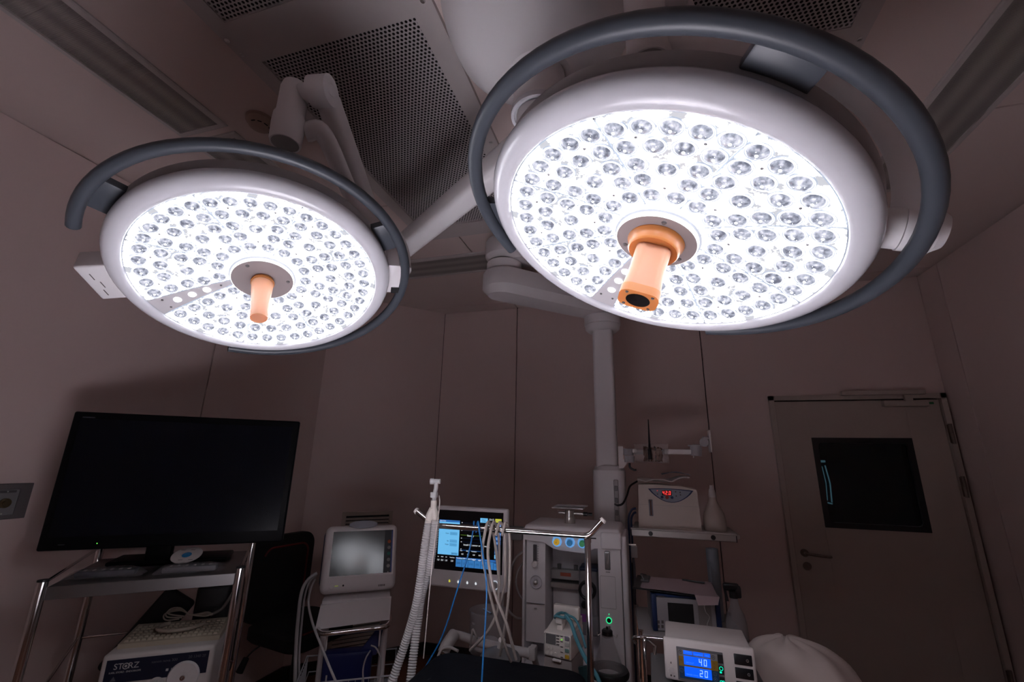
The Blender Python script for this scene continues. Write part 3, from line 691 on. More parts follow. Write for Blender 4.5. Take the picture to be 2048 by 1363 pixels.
# ------------------------------------------------------------------ operating table and drape
tb = thing('operating_table', 'operating table with black mattress under the surgical lights', 'operating table', (-.535, .8, 0))
MATTR = mat('mattress_black', (.007, .007, .010), .75, bump=.15, bscale=60, spec=.12)
mm = MB()
for z_, inset in ((.80, .0),): pass
lev = [(.80, .012), (.805, .002), (.815, 0), (.865, 0), (.878, .008), (.884, .022)]
vs_ = []; out0 = [rrect(.60-2*i, 2.16-2*i, max(.09-i, .02), 8) for _, i in lev]; k_ = len(out0[0])
for (z_, i), o in zip(lev, out0): vs_ += [(x, y, z_) for x, y in o]
mm.add(vs_, [(i*k_+j, i*k_+(j+1) % k_, (i+1)*k_+(j+1) % k_, (i+1)*k_+j) for i in range(len(lev)-1) for j in range(k_)], 0, True)
mm.add(vs_[-k_:], [tuple(range(k_))], 0); mm.add(vs_[:k_], [tuple(range(k_-1, -1, -1))], 0)
mm.obj('mattress', MATTR, tb)
MB().rbox((0, 0, .775), (.54, 2.04, .045), .01).obj('top_frame', STEEL, tb)
for s in (-1, 1): MB().rbox((s*.335, .05, .765), (.012, 1.7, .028), .002, 1).cyl((s*.27, .7, .765), (s*.33, .7, .765), .01).cyl((s*.27, -.5, .765), (s*.33, -.5, .765), .01).obj('side_rail', CHROME, tb)
MB().rbox((0, -.05, .46), (.34, .42, .60), .03).obj('column', STEEL, tb)
MB().rbox((0, -.05, .09), (.52, 1.1, .16), .04, 3).obj('base', MGREY, tb)
SHEET = mat('sheet_white', (.87, .84, .86), .8, var=.03)
def drape(name, m, label, cat, x0, x1, y0, y1, ztop, hang, nx=26, ny=30, seed=1, loc=(0, 0, 0)):
    rnd = random.Random(seed); V = []; xs_ = []; W_ = x1-x0
    for j in range(ny+1):
        for i in range(nx+1):
            s = -hang+(W_+2*hang)*i/nx; y = y0+(y1-y0)*j/ny
            w = .004*math.sin(9*s+3*y)+.003*math.sin(17*y-5*s)
            if s < 0: V.append((x0-.055-.03*min(1, -s*6)*(.6+.4*math.sin(y*19+seed)), y, ztop+s+w))
            elif s > W_: V.append((x1+.055+.03*min(1, (s-W_)*6)*(.6+.4*math.sin(y*17)), y, ztop-(s-W_)+w))
            else: V.append((x0+s, y, ztop+.008+abs(w)))
    F = [(j*(nx+1)+i, j*(nx+1)+i+1, (j+1)*(nx+1)+i+1, (j+1)*(nx+1)+i) for j in range(ny) for i in range(nx)]
    mb = MB().add(V, F, 0, True); o = mb.obj(name, m, None, loc)
    md = o.modifiers.new('thick', 'SOLIDIFY'); md.thickness = .004; md.offset = 1
    return tag(o, label, cat)
drape('table_sheet', SHEET, 'white sheet spread over the black operating table mattress', 'sheet', -.845, -.225, -.10, 1.22, .886, .16)

# ------------------------------------------------------------------ anaesthesia screen rail with hoses and cables
rail = thing('screen_rail', 'chrome bent rail on a single post clamped to the operating table', 'rail', (-.20, 1.75, .90))
RL = lambda px, py, y=1.75: atY(px, py, y)-Vector(rail.location)
a_, b_, c_, d_ = RL(833, 1021), RL(868, 1050), RL(1178, 1071), RL(1206, 1040)
def corner(p, q, r, k=.02, n=5):
    p, q, r = Vector(p), Vector(q), Vector(r); u, v = q+(p-q).normalized()*k, q+(r-q).normalized()*k
    return [(1-t)**2*u+2*t*(1-t)*q+t*t*v for t in [i/n for i in range(n+1)]]
MB().tube([a_]+corner(a_, b_, c_)+corner(b_, c_, d_)+[d_], .0105, 14).obj('bar', CHROME, rail)
for p, q in ((a_, b_), (d_, c_)):
    u = (Vector(p)-Vector(q)).normalized(); MB().cyl(Vector(p)-u*.004, Vector(p)+u*.006, .0125, .011, seg=16).obj('end_cap', mat('cap_white', (.75, .68, .66), .5), rail)
pt = RL(1175, 1078); pb = Vector((pt.x, pt.y, -.14))
MB().cyl(pb, pt+Vector((0, 0, .004)), .0115, seg=18).lathe([(.0135, 0), (.0135, .012)], 16, M=Matrix.Translation(pt-Vector((0, 0, .010)))).obj('post', CHROME, rail)
MB().rbox((pt.x+.02, pt.y, -.135), (.06, .05, .05), .006).obj('clamp', MDARK, rail)

HOSE = mat('hose_clear', (.72, .69, .69), .22, var=.06, alpha=.58)
bc = thing('breathing_hoses', 'pair of clear corrugated breathing hoses hanging from the chrome rail', 'breathing hose', atY(866, 1060, 1.735))
H = lambda px, py, y=1.735: atY(px, py, y)-Vector(bc.location)
def corrugated(pts, r, pitch=.0088):
    P = spline(pts, 24); L_ = sum((P[i+1]-P[i]).length for i in range(len(P)-1)); n_ = int(L_/pitch*4)
    cum = [0]
    for i in range(len(P)-1): cum.append(cum[-1]+(P[i+1]-P[i]).length)
    Q = []; k = 0
    for i in range(n_+1):
        s = L_*i/n_
        while k < len(cum)-2 and cum[k+1] < s: k += 1
        t = (s-cum[k])/max(1e-9, cum[k+1]-cum[k]); Q.append(P[k].lerp(P[k+1], t))
    return MB().tube(Q, r, 12, rfun=lambda t: r*(1+.10*(math.sin(t*n_/4*2*PI))))
corrugated([H(858, 1040, 1.715), H(850, 1090, 1.712), H(842, 1150, 1.72), H(832, 1210, 1.73), H(812, 1280, 1.74), H(782, 1368, 1.72)], .0155).obj('hose', HOSE, bc)
corrugated([H(871, 1040, 1.712), H(866, 1090, 1.718), H(857, 1140, 1.735), H(843, 1190, 1.748), H(836, 1240, 1.75), H(828, 1300, 1.73), H(820, 1368, 1.71)], .0155).obj('hose', HOSE, bc)
yj = MB()
yj.tube([H(858, 1044, 1.715), H(860, 1028, 1.715), H(866, 1016, 1.715)], .016, 14, rfun=lambda t: .0165-.003*t).tube([H(871, 1044, 1.728), H(870, 1028, 1.72), H(867, 1014, 1.715)], .0155, 14, rfun=lambda t: .0155-.002*t)
yj.cyl(H(867, 1016, 1.715), H(868, 1000, 1.715), .0115, .0125, seg=16)
yj.obj('y_piece', mat('y_piece_plastic', (.80, .72, .66), .3, alpha=.8), bc)
MB().cyl(H(868, 1001, 1.715), H(869, 985, 1.715), .009, .0095, seg=16).rbox(H(868, 989, 1.712), (.026, .02, .022), .003, 2).obj('sampling_adapter', CLEARISH, bc)
ew = MB().tube(spline([H(870, 984, 1.715), H(872, 974, 1.715), H(872, 965, 1.715)], 5), .0085, 12)
ew.cyl(H(862, 962, 1.712), H(880, 962, 1.718), .0095, seg=16).cyl(H(861, 962, 1.711), H(868, 962, 1.714), .012, seg=16)
ew.obj('elbow_connector', CLEARISH, bc)
MB().tube(spline([H(878, 990, 1.715), H(879, 1010, 1.715), H(870, 1080, 1.70), H(861, 1160, 1.70), H(852, 1260, 1.70), H(847, 1316, 1.70)], 8), .0022, 8).obj('sampling_line', mat('line_clear', (.62, .55, .52), .3), bc)

CABLEG = mat('cable_grey', (.42, .36, .33), .45)
def cable(name, label, pts, r, m, group=None, n=8, cat='cable', seg=8):
    P = [q if isinstance(q, Vector) else atY(*q) for q in pts]
    o0 = P[-1].copy(); mb = MB().tube([p-o0 for p in spline(P, n)], r, seg); o = mb.obj(name, m, None, o0)
    return tag(o, label, cat, group)
cable('sensor_cable', 'grey cable looped over the chrome rail, falling steeply to the black mattress', [(999, 1170, 1.780), (992, 1100, 1.780), (986, 1064, 1.778), (977, 1043, 1.750), (970, 1064, 1.722), (965, 1105, 1.716), (974, 1160, 1.722), (992, 1235, 1.745), (1012, 1296, 1.79), (1022, 1322, 1.82)], .0055, CABLEG)
cable('sensor_cable', 'grey cable crossing in front of the touchscreen and over the rail', [(996, 1215, 1.800), (998, 1150, 1.800), (998, 1090, 1.796), (996, 1064, 1.782), (988, 1043, 1.750), (981, 1064, 1.718), (976, 1110, 1.698), (988, 1180, 1.702), (1014, 1250, 1.745), (1032, 1318, 1.80)], .0055, CABLEG)
cable('sensor_cable', 'grey cable hanging straight down behind the rail beside the touchscreen', [(991, 1070, 1.722), (1000, 1044, 1.750), (1009, 1066, 1.778), (1010, 1120, 1.782), (1007, 1180, 1.812), (980, 1255, 1.835), (940, 1300, 1.87)], .0055, CABLEG)
cable('sensor_cable', 'grey cable running behind the rail down to the mattress edge', [(1004, 1070, 1.722), (1011, 1045, 1.750), (1019, 1070, 1.778), (1019, 1150, 1.784), (1014, 1220, 1.80), (1000, 1310, 1.86)], .0052, CABLEG)
CBLUE = mat('wire_blue', (.02, .20, .55), .35)
cable('blue_wire', 'bright blue thin wire over the rail falling in front of the black mattress', [(952, 1064, 1.773), (956, 1042, 1.750), (959, 1064, 1.727), (966, 1110, 1.690), (973, 1170, 1.688), (971, 1240, 1.680), (967, 1300, 1.66), (963, 1372, 1.62)], .003, CBLUE)
cable('blue_wire', 'blue thin wire slanting from the rail to the floor side of the mattress', [(948, 1042, 1.752), (946, 1062, 1.775), (936, 1110, 1.79), (914, 1180, 1.80), (885, 1270, 1.82), (850, 1335, 1.80)], .003, CBLUE)

# ------------------------------------------------------------------ anaesthesia machine
am = thing('anaesthesia_machine', 'white anaesthesia machine with three blue-lit knobs behind the chrome post', 'medical machine', (-.405, 2.55, 0))
AMW = mat('machine_white', (.78, .74, .76), .4, var=.03)
AMR = mat('machine_recess', (.62, .59, .63), .5)
hw = .262
# header: rounded top slab with a belly hanging between the pillars
hd = MB().rbox((0, .172, 1.255), (2*hw, .37, .055), .022, 4)
belly = [(-hw, 1.245), (-hw, 1.203), (-.150, 1.197), (-.120, 1.180), (-.095, 1.168), (-.06, 1.162), (.06, 1.157), (.085, 1.160), (.105, 1.172), (.125, 1.184), (hw, 1.184), (hw, 1.245)]
bl = MB(); pts = belly
bl.add([(x, -.012, z) for x, z in pts]+[(x, .06, z) for x, z in pts], [tuple(range(len(pts)))]+[(i, len(pts)+i, len(pts)+(i+1) % len(pts), (i+1) % len(pts)) for i in range(len(pts))])
hd.obj('top_slab', AMW, am); bl.obj('header_panel', AMW, am)
MB().rbox((hw-.052, .02, 1.226), (.108, .08, .085), .012, 3).obj('header_block', AMW, am)
MB().box((.0, -.013, 1.233), (.27, .004, .006)).obj('header_slot', BLACK, am)
pl = MB().rbox((-.198, .12, .955), (.108, .22, .50), .006, 2); pl.rbox((-.198, .12, .76), (.108, .20, .09), .04, 4)
pl.obj('pillar', AMW, am)
pr = MB().rbox((.198, .12, .90), (.118, .24, .58), .006, 2); pr.obj('pillar', AMW, am)
MB().rbox((0, .275, .83), (2*hw, .13, .88), .02, 3).obj('back_housing', AMR, am)
MB().rbox((hw+.012, .16, .80), (.03, .30, .90), .012, 3).obj('side_column', AMW, am)
MB().rbox((-hw-.004, .16, .84), (.014, .30, .84), .006, 2).obj('side_column', AMW, am)
MB().rbox((.0, .05, .55), (2*hw+.06, .46, .10), .03, 3).obj('worktop', AMW, am)
MB().rbox((.0, .10, .27), (2*hw, .42, .46), .02, 2).obj('base_cabinet', AMW, am)
for sx in (-1, 1):
    for sy in (-.05, .27): MB().cyl((sx*.2-.014, sy, .045), (sx*.2+.014, sy, .045), .04, seg=18).obj('castor', BLACKPL, am)
RINGB = emis('knob_ring_blue', (.16, .42, .85), .65)
for px, py, col, nm in ((1114, 1082, (.62, .36, .02), 'yellow'), (1140, 1083.5, (.02, .14, .30), 'blue'), (1165, 1085, (.01, .16, .05), 'green')):
    q = fp(am, px, py, -.012)
    k = MB().lathe([(.026, 0), (.0255, .006), (.021, .010), (.0175, .006), (.0175, .0)], 28, M=FY((q.x, -.012, q.z))).obj('lit_ring', RINGB, am)
    MB().lathe([(.0145, 0), (.0145, .026), (.0125, .029), (.0001, .029)], 24, M=FY((q.x, -.012, q.z-.002))).obj('knob', mat('knob_'+nm, col, .35, emit=col, strength=.22), am)
    if nm == 'yellow': text('II', .013, PRINTD, am, (q.x, -.0415, q.z-.002))
# left pillar details
q = fp(am, 1070, 1107, 0)
MB().rbox((q.x, -.001, q.z-.005), (.020, .006, .105), .002, 1).obj('flow_tube', mat('tube_dark_glass', (.10, .09, .10), .1), am)
for i in range(8): MB().box((q.x+.017, -.0005, q.z-.045+.012*i), (.005, .002, .0015)).obj('scale_mark', PRINTD, am)
q = fp(am, 1070, 1127, 0)
MB().lathe([(.017, 0), (.016, .018), (.012, .022), (.0001, .022)], 20, M=FY((q.x, 0, q.z))).obj('flow_knob', MWHITE, am)
q = fp(am, 1072, 1163, 0)
MB().lathe([(.032, .0015), (.028, -.004), (.013, -.006)], 24, M=FY((q.x, -.002, q.z))).lathe([(.033, 0), (.031, .003), (.028, 0)], 24, M=FY((q.x, 0, q.z))).obj('valve_recess', AMR, am)
MB().lathe([(.011, 0), (.011, .02), (.0001, .024)], 16, M=FY((q.x, 0, q.z))).obj('valve_knob', STEEL, am)
q = fp(am, 1071, 1206, 0)
MB().box((q.x, -.001, q.z), (.10, .003, .003)).obj('panel_seam', MDARK, am)
MB().box((q.x, -.001, q.z-.024), (.014, .003, .006)).obj('name_plate', MGREY, am)
# right pillar details
q = fp(am, 1215, 1120, -.0)
MB().rbox((q.x, -.002, q.z), (.028, .008, .09), .003, 1).obj('gauge_window', mat('gauge_glass', (.14, .13, .13), .12), am)
for i in range(3): MB().cyl((q.x-.006+.006*i, -.006, q.z-.035), (q.x-.006+.006*i, -.006, q.z+.035), .0015, seg=8).obj('gauge_tube', CHROME, am)
MB().rbox((q.x, -.002, q.z-.055), (.022, .004, .005), .001, 1).obj('name_plate', MGREY, am)
a, b = fp(am, 1200, 1150), fp(am, 1233, 1218)
V, F = frame_ring(rrect(b.x-a.x, a.z-b.z, .004, 2), rrect(b.x-a.x-.003, a.z-b.z-.003, .003, 2), -.0015, .002, (a.x+b.x)/2, (a.z+b.z)/2)
MB().add(V, F).obj('panel_seam', MGREY, am)
GREEN = emis('led_green', (.02, .85, .30), 1.0)
q = fp(am, 1218, 1240)
MB().lathe([(.0145, 0), (.014, .003), (.0115, .003), (.011, 0)], 28, M=FY((q.x, 0, q.z))).obj('power_ring', GREEN, am)
MB().lathe([(.011, .001), (.0001, .002)], 20, M=FY((q.x, 0, q.z))).obj('power_button', BLACKPL, am)
q = fp(am, 1218, 1227.5); MB().lathe([(.0028, 0), (.0001, .002)], 10, M=FY((q.x, 0, q.z))).obj('status_led', GREEN, am)
q = fp(am, 1219, 1253); MB().lathe([(.006, 0), (.005, .004), (.0001, .004)], 14, M=FY((q.x, 0, q.z))).obj('key_lock', STEEL, am)
# manifold and vaporiser in the recess
MB().rbox((-.045, .185, 1.005), (.20, .05, .05), .004, 1).obj('manifold', MGREY, am)
MB().rbox((-.045, .17, .955), (.20, .06, .03), .004, 1).obj('manifold_bar', STEEL, am)
for sx in (-.10, -.005): MB().cyl((sx, .185, 1.03), (sx, .185, 1.055), .011, .012, seg=16).obj('manifold_cap', MDARK, am)
MB().box((-.06, .159, 1.008), (.06, .002, .018)).obj('red_label', mat('label_red', (.42, .09, .05), .5), am)
MB().rbox((-.045, .205, .85), (.19, .02, .17), .006, 2).obj('vapor_panel', AMW, am)
VAP = mat('vaporiser_grey', (.20, .19, .21), .45)
vz = MB().rbox((.078, .135, .905), (.105, .14, .31), .02, 4).rbox((.082, .125, .80), (.10, .15, .10), .02, 3); vap = vz.obj('vaporiser', VAP, am)
MB().rbox((.08, .13, 1.062), (.10, .12, .02), .008, 3).obj('vaporiser_top', mat('vap_navy', (.02, .03, .07), .4), vap)
MB().lathe([(.048, 0), (.047, .012), (.040, .016), (.032, .012), (.0001, .012)], 32, M=FY((.073, .066, .965))).obj('vaporiser_dial', BLACKPL, vap)
MB().lathe([(.031, .012), (.030, .018), (.0001, .02)], 28, M=FY((.073, .066, .965))).obj('dial_face', mat('dial_grey', (.28, .27, .29), .4), vap)
PURPLE = mat('label_purple', (.22, .05, .26), .5)
MB().box((.078, .044, .965), (.011, .002, .045)).obj('purple_label', PURPLE, vap)
MB().box((.055, .049, .835), (.05, .002, .035)).obj('purple_label', PURPLE, vap)
MB().lathe([(.018, 0), (.016, .02), (.010, .026), (.0001, .026)], 18, M=FY((.055, .068, .895))).obj('filler_cap', BLACKPL, vap)
# mount on top
mt = MB().cyl((-.03, .14, 1.282), (-.03, .14, 1.315), .032, seg=24).cyl((-.03, .14, 1.315), (-.03, .14, 1.352), .026, seg=24); mt.obj('mount_post', STEEL, am)
MB().cyl((-.095, .14, 1.337), (.05, .14, 1.335), .007).obj('mount_pin', STEEL, am)
MB().rbox((-.035, .14, 1.366), (.18, .10, .007), .002, 1).rbox((-.02, .17, 1.375), (.18, .06, .006), .002, 1).obj('mount_plate', mat('mount_white', (.62, .60, .62), .35), am)
MB().cyl((.05, .14, 1.335), (.075, .14, 1.335), .011).cyl((.078, .14, 1.335), (.10, .14, 1.335), .009).obj('mount_clamp', BLACKPL, am)

# ------------------------------------------------------------------ touchscreen monitor beside the machine
tm = thing('touchscreen_monitor', 'lit touchscreen monitor with blue menu windows behind the chrome rail', 'monitor', (-.995, 2.5, .94))
a, b = fp(tm, 866, 1012), fp(tm, 1000, 1180)
tmw, tmh = .455, .425; rx = fp(tm, 1016, 1018).x; lx = rx-tmw
cx_ = (lx+rx)/2; top = fp(tm, 940, 1014).z; cz_ = top-tmh/2
MB().rbox((cx_, .02, cz_), (tmw, .045, tmh), .014, 3).obj('housing', AMW, tm)
MB().rbox((cx_, .045, cz_+.01), (tmw*.8, .04, tmh*.8), .015, 2).obj('rear_cover', MGREY, tm)
_ar = -.682-tm.location.x; MB().rbox(((cx_+.17+_ar)/2, .085, cz_+.08), (_ar-cx_-.17, .05, .07), .01, 2).obj('monitor_arm', MDARK, tm)
sw, sh, sz = .405, .315, cz_+.035; sx0, sx1, sz1 = cx_-sw/2, cx_+sw/2, sz+sh/2; ys_ = -.0035
scr = MB().rbox((cx_, ys_+.001, sz), (sw, .002, sh), .0008, 1, smooth=False).obj('screen', mat('screen_black', (.008, .009, .011), .12), tm)
SKY = emis('screen_sky', (.16, .52, .88), .85); AZURE = emis('screen_azure', (.03, .16, .50), .75); NAVY = emis('screen_navy', (.01, .04, .14), .5)
YEL = emis('screen_yellow', (.62, .62, .05), .8); WHT = emis('screen_white', (.8, .85, .9), .8); GRN = emis('screen_green', (.25, .55, .05), .6); DKB = emis('screen_darkprint', (.01, .08, .20), .5)
def pane(u0, u1, v0, v1, m, name='screen_window', lift=0.0):
    """u,v in 0..1 of the screen, v downwards"""
    return MB().box((sx0+(u0+u1)/2*sw, ys_-.0008-lift, sz1-(v0+v1)/2*sh), ((u1-u0)*sw, .0006, (v1-v0)*sh)).obj(name, m, scr)
def stext(s, u, v, size, m, align='CENTER'):
    return text(s, size, m, scr, (sx0+u*sw, ys_-.0022, sz1-v*sh), align=align)
pane(.045, .36, .17, .205, AZURE); pane(.045, .36, .205, .265, SKY); pane(.045, .36, .30, .75, SKY)
stext('Start Case', .055, .187, .009, WHT, 'LEFT'); stext('Case Record', .20, .236, .008, DKB)
for v, t in ((.395, 'Patient'), (.52, 'Age'), (.58, 'Weight')):
    pane(.22, .33, v-.024, v+.024, emis('screen_button', (.10, .38, .70), .8), lift=.0003); stext(t, .205, v, .0075, DKB, 'RIGHT'); stext('- -', .275, v, .008, DKB)
pane(.25, .35, .705, .745, emis('screen_button', (.10, .38, .70), .8), lift=.0003); stext('Start Case', .30, .725, .0075, DKB)
pane(.665, .775, .105, .18, SKY); stext('Place in', .72, .13, .008, DKB); stext('standby', .72, .155, .008, DKB)
stext('13:12', .83, .125, .014, WHT); pane(.885, .975, .105, .165, YEL); stext('Alarm Off', .93, .135, .008, DKB)
for v0, v1, t in ((.18, .25, 'Alarm Setup'), (.32, .39, 'System Setup'), (.40, .46, 'Spirometry'), (.47, .53, 'Trends'), (.62, .68, 'Procedures')): pane(.885, .97, v0, v1, AZURE); stext(t, .928, (v0+v1)/2, .0068, WHT)
pane(.885, .97, .69, .75, SKY); stext('Standby', .928, .72, .008, DKB); pane(.885, .97, .54, .61, NAVY); pane(.885, .97, .76, .83, NAVY)
pane(.38, .70, .405, .408, GRN, 'waveform_line'); stext('Standby', .53, .412, .013, WHT); stext('Install O2 sensor or gas mo', .43, .565, .0125, WHT, 'LEFT')
for v in (.20, .26, .33, .46, .52, .64): pane(.385, .70, v, v+.0015, NAVY, 'grid_line'); stext('20', .395, v, .007, WHT)
pane(.385, .71, .655, .66, AZURE, 'divider'); stext('Paw', .40, .665, .008, WHT); stext('00:00', .50, .665, .009, WHT); stext('Ventilator', .59, .665, .008, WHT)
for i, t in enumerate(('MV', 'TV', 'Rate', 'PEEP')): stext('0.0', .42+.085*i, .72, .010, WHT); stext(t, .42+.085*i, .80, .008, GRN if i < 2 else WHT)
for i, v in enumerate((.22, .30, .42, .50, .58, .66, .74)): stext(('Resp', 'CO2', 'O2', 'Flow')[i % 4], .80, v, .008, GRN if i % 2 else WHT)
for u, t in ((.045, '1.0'), (.105, '0.0'), (.165, '1.0'), (.255, '2.0')): stext(t, u+.015, .845, .012, WHT)
for u, t in ((.045, 'Air'), (.105, 'N2O'), (.165, 'O2'), (.255, 'Total Flow')): stext(t, u+.015, .79, .007, WHT)
pane(.325, .965, .775, .805, AZURE); stext('Ventilator Off  Volume Control', .335, .79, .009, WHT, 'LEFT')
for i, t in enumerate(('[500]', '[20]', '[1:2]', '[12]', '[Off]', '[4]', '[Off]')):
    u = .325+.0915*i; pane(u+.002, u+.089, .81, .93, emis('screen_key', (.04, .20, .52), .75)); stext(t, u+.045, .87, .011, DKB)
for i, (px, py) in enumerate(((899.5, 1157), (917, 1159), (935, 1161), (952, 1163))):
    q = fp(tm, px, py); z_ = cz_-tmh/2+.035
    MB().lathe([(.0055, 0), (.0045, .002), (.0001, .002)], 12, M=FY((q.x, -.003, z_))).box((q.x, -.005, z_+.006), (.004, .001, .005)).obj('panel_icon', YEL if i == 0 else WHT, tm)
q = fp(tm, 990, 1166); z_ = cz_-tmh/2+.038
MB().lathe([(.022, 0), (.0215, .003), (.0195, .003), (.019, 0)], 32, M=FY((q.x, -.003, z_))).obj('dial_ring', emis('dial_glow', (.75, .85, 1.0), .55), tm)
MB().lathe([(.018, 0), (.017, .014), (.014, .017), (.0001, .016)], 28, M=FY((q.x, -.003, z_))).obj('dial', MGREY, tm)

# ------------------------------------------------------------------ suction canister, bag arm
GLASSY = mat('canister_clear', (.50, .47, .49), .1, alpha=.27, coat=.4)
sc = thing('suction_canister', 'clear plastic suction canister with printed scale below the touchscreen', 'canister', atY(975, 1300, 2.35))
o0 = sc.location
MB().lathe([(.0001, .0), (.088, .0), (.092, .02), (.094, .155), (.098, .165), (.098, .178), (.092, .18), (.088, .172), (.088, .02), (.0001, .012)], 40).obj('jar', GLASSY, sc)
MB().lathe([(.0001, .052), (.05, .048), (.064, .034), (.066, .012), (.0001, .012)], 32).obj('inner_cone', MWHITE, sc)
WPRINT = mat('print_pale', (.45, .42, .42), .5)
for i, t in enumerate(('900', '600', '300')):
    a = R(-122); text(t, .014, WPRINT, sc, (.0955*math.cos(a), .0955*math.sin(a), .135-.035*i), (PI/2, 0, a+PI/2))
MB().cyl((-.03, .0, .178), (.03, -.05, .178), .004).obj('lid_bar', CHROME, sc)
PIPEW = mat('pipe_grey_white', (.46, .42, .42), .4)
ba = thing('bag_arm', 'white bent breathing arm tube resting across behind the black mattress', 'support arm', atY(905, 1300, 2.12))
Bv = lambda px, py, y: atY(px, py, y)-Vector(ba.location)
MB().tube(spline([Bv(886, 1306, 2.06), Bv(893, 1290, 2.08), Bv(903, 1275, 2.1), Bv(908, 1268, 2.12)], 6), .026, 18).obj('arm_tube', PIPEW, ba)
MB().tube(spline([Bv(906, 1268, 2.12), Bv(925, 1272, 2.15), Bv(960, 1284, 2.15), Bv(1010, 1296, 2.12), Bv(1060, 1306, 2.10)], 6), .019, 16).obj('cross_tube', PIPEW, ba)
MB().cyl(Bv(1056, 1304, 2.1), Bv(1070, 1308, 2.1), .024, seg=20).rbox(Bv(1066, 1304, 2.1), (.03, .05, .05), .008, 2).cyl(Bv(1066, 1306, 2.1), Vector((-.52, 2.372, .585))-Vector(ba.location), .014, seg=14).obj('end_joint', PIPEW, ba)
MB().tube(spline([Bv(941, 1286, 2.12), Bv(944, 1268, 2.11), Bv(946, 1258, 2.11), Bv(951, 1268, 2.11), Bv(955, 1276, 2.12)], 6), .005, 10).obj('hook', PIPEW, ba)
MB().tube(spline([Bv(876, 1312, 2.02), Bv(884, 1297, 2.03), Bv(900, 1294, 2.04), Bv(916, 1301, 2.03)], 6), .006, 10).obj('ring_handle', PIPEW, ba)
rb = thing('breathing_mask', 'dark round breathing mask lying behind the black mattress', 'mask', atY(1000, 1322, 1.975))
MB().lathe([(.075, .0), (.085, .012), (.075, .028), (.05, .04), (.02, .05), (.0001, .05)], 30).obj('cushion', MDARK, rb)
MB().cyl((0, 0, .045), (.012, -.02, .085), .014, seg=16).obj('port', MWHITE, rb)

# ------------------------------------------------------------------ clear hose loop between monitor and machine
cable('clear_tube', 'long clear tubing falling between the touchscreen and the anaesthesia machine', [(1048, 1100, 2.66), (1030, 1118, 2.64), (1014, 1160, 2.60), (1005, 1210, 2.58), (1002, 1260, 2.56), (1008, 1320, 2.5)], .006, mat('tube_clear', (.5, .45, .44), .3, alpha=.7), 'clear tubes beside the machine', cat='tube')
cable('clear_tube', 'thin clear tube sagging from the canister to the anaesthesia machine', [(1015, 1217, 2.34), (1022, 1226, 2.40), (1032, 1234, 2.5), (1041, 1236, 2.58)], .006, mat('tube_clear', (.5, .45, .44), .3, alpha=.7), cat='tube')
cable('clear_tube', 'clear tube hanging in a deep bow behind the touchscreen', [(1050, 1120, 2.7), (1036, 1140, 2.68), (1032, 1165, 2.66), (1040, 1190, 2.66), (1050, 1200, 2.66)], .006, mat('tube_clear', (.5, .45, .44), .3, alpha=.7), cat='tube')

# ------------------------------------------------------------------ infusion pump with teal band
ip = thing('infusion_pump', 'cream infusion pump with key panel and teal rubber band tied on its clamp', 'infusion pump', tuple(atY(1115, 1335, 1.98)), R(-10))
CREAM = mat('pump_cream', (.80, .73, .69), .4, var=.03)
pw, pz0, pz1 = .118, fp(ip, 1115, 1316).z, fp(ip, 1115, 1266).z
ph = pz1-pz0; pcx = fp(ip, 1114, 1290).x; depth_ = .16
bm_ = MB().rbox((pcx, depth_/2, (pz0+pz1)/2), (pw, depth_, ph), .006, 2); bm_.obj('body', CREAM, ip)
# wedge shaped roof sloping up to the rear
MB().add([(pcx-pw/2+.004, .012, pz1-.004), (pcx+pw/2-.004, .012, pz1-.004), (pcx+pw/2-.004, depth_, pz1+.03), (pcx-pw/2+.004, depth_, pz1+.03), (pcx-pw/2+.004, depth_, pz1-.01), (pcx+pw/2-.004, depth_, pz1-.01)],
         [(0, 1, 2, 3), (2, 5, 4, 3), (0, 3, 4), (1, 5, 2), (0, 4, 5, 1)]).obj('roof', CREAM, ip)
V, F = frame_ring(rrect(pw*.93, ph*.9, .006, 3), rrect(pw*.93-.004, ph*.9-.004, .005, 3), -.0012, .002, pcx, (pz0+pz1)/2); MB().add(V, F).obj('panel_line', MGREY, ip)
IPG = mat('lcd_grey', (.16, .155, .16), .3); zc_ = (pz0+pz1)/2
MB().box((pcx-.026, -.001, zc_+.020), (.042, .003, .034)).obj('display', IPG, ip)
for i in range(2):
    for j in range(2): MB().lathe([(.0072, 0), (.0062, .002), (.0001, .0022)], 14, M=FY((pcx-.041+.017*i, -.001, zc_-.012-.018*j))).obj('round_key', mat('key_cream', (.72, .66, .62), .4), ip)
MB().lathe([(.0072, 0), (.0062, .002), (.0001, .0022)], 14, M=FY((pcx-.006, -.001, zc_-.030))).obj('round_key', mat('key_cream', (.72, .66, .62), .4), ip)
for i, (c_, nm) in enumerate((((.26, .23, .30), 'lilac'), ((.55, .52, .50), 'white'), ((.16, .27, .24), 'green'), ((.55, .33, .03), 'amber'))):
    MB().rbox((pcx+.042, -.001, zc_+.032-.021*i), (.018, .004, .017 if i == 0 else .014), .002, 1).obj('function_key', mat('key_'+nm, c_, .4), ip)
MB().lathe([(.003, 0), (.0001, .002)], 10, M=FY((pcx+.020, -.001, zc_+.025))).obj('status_led', emis('led_lime', (.25, .8, .05), .8), ip)
for i in range(5): MB().box((pcx+.020, -.001, zc_+.036-.018*i), (.010, .002, .003)).obj('print_mark', PRINTD, ip)
for i in range(4): MB().box((pcx+.004, -.001, zc_+.035-.010*i), (.012, .002, .004)).obj('print_mark', PRINTD, ip)
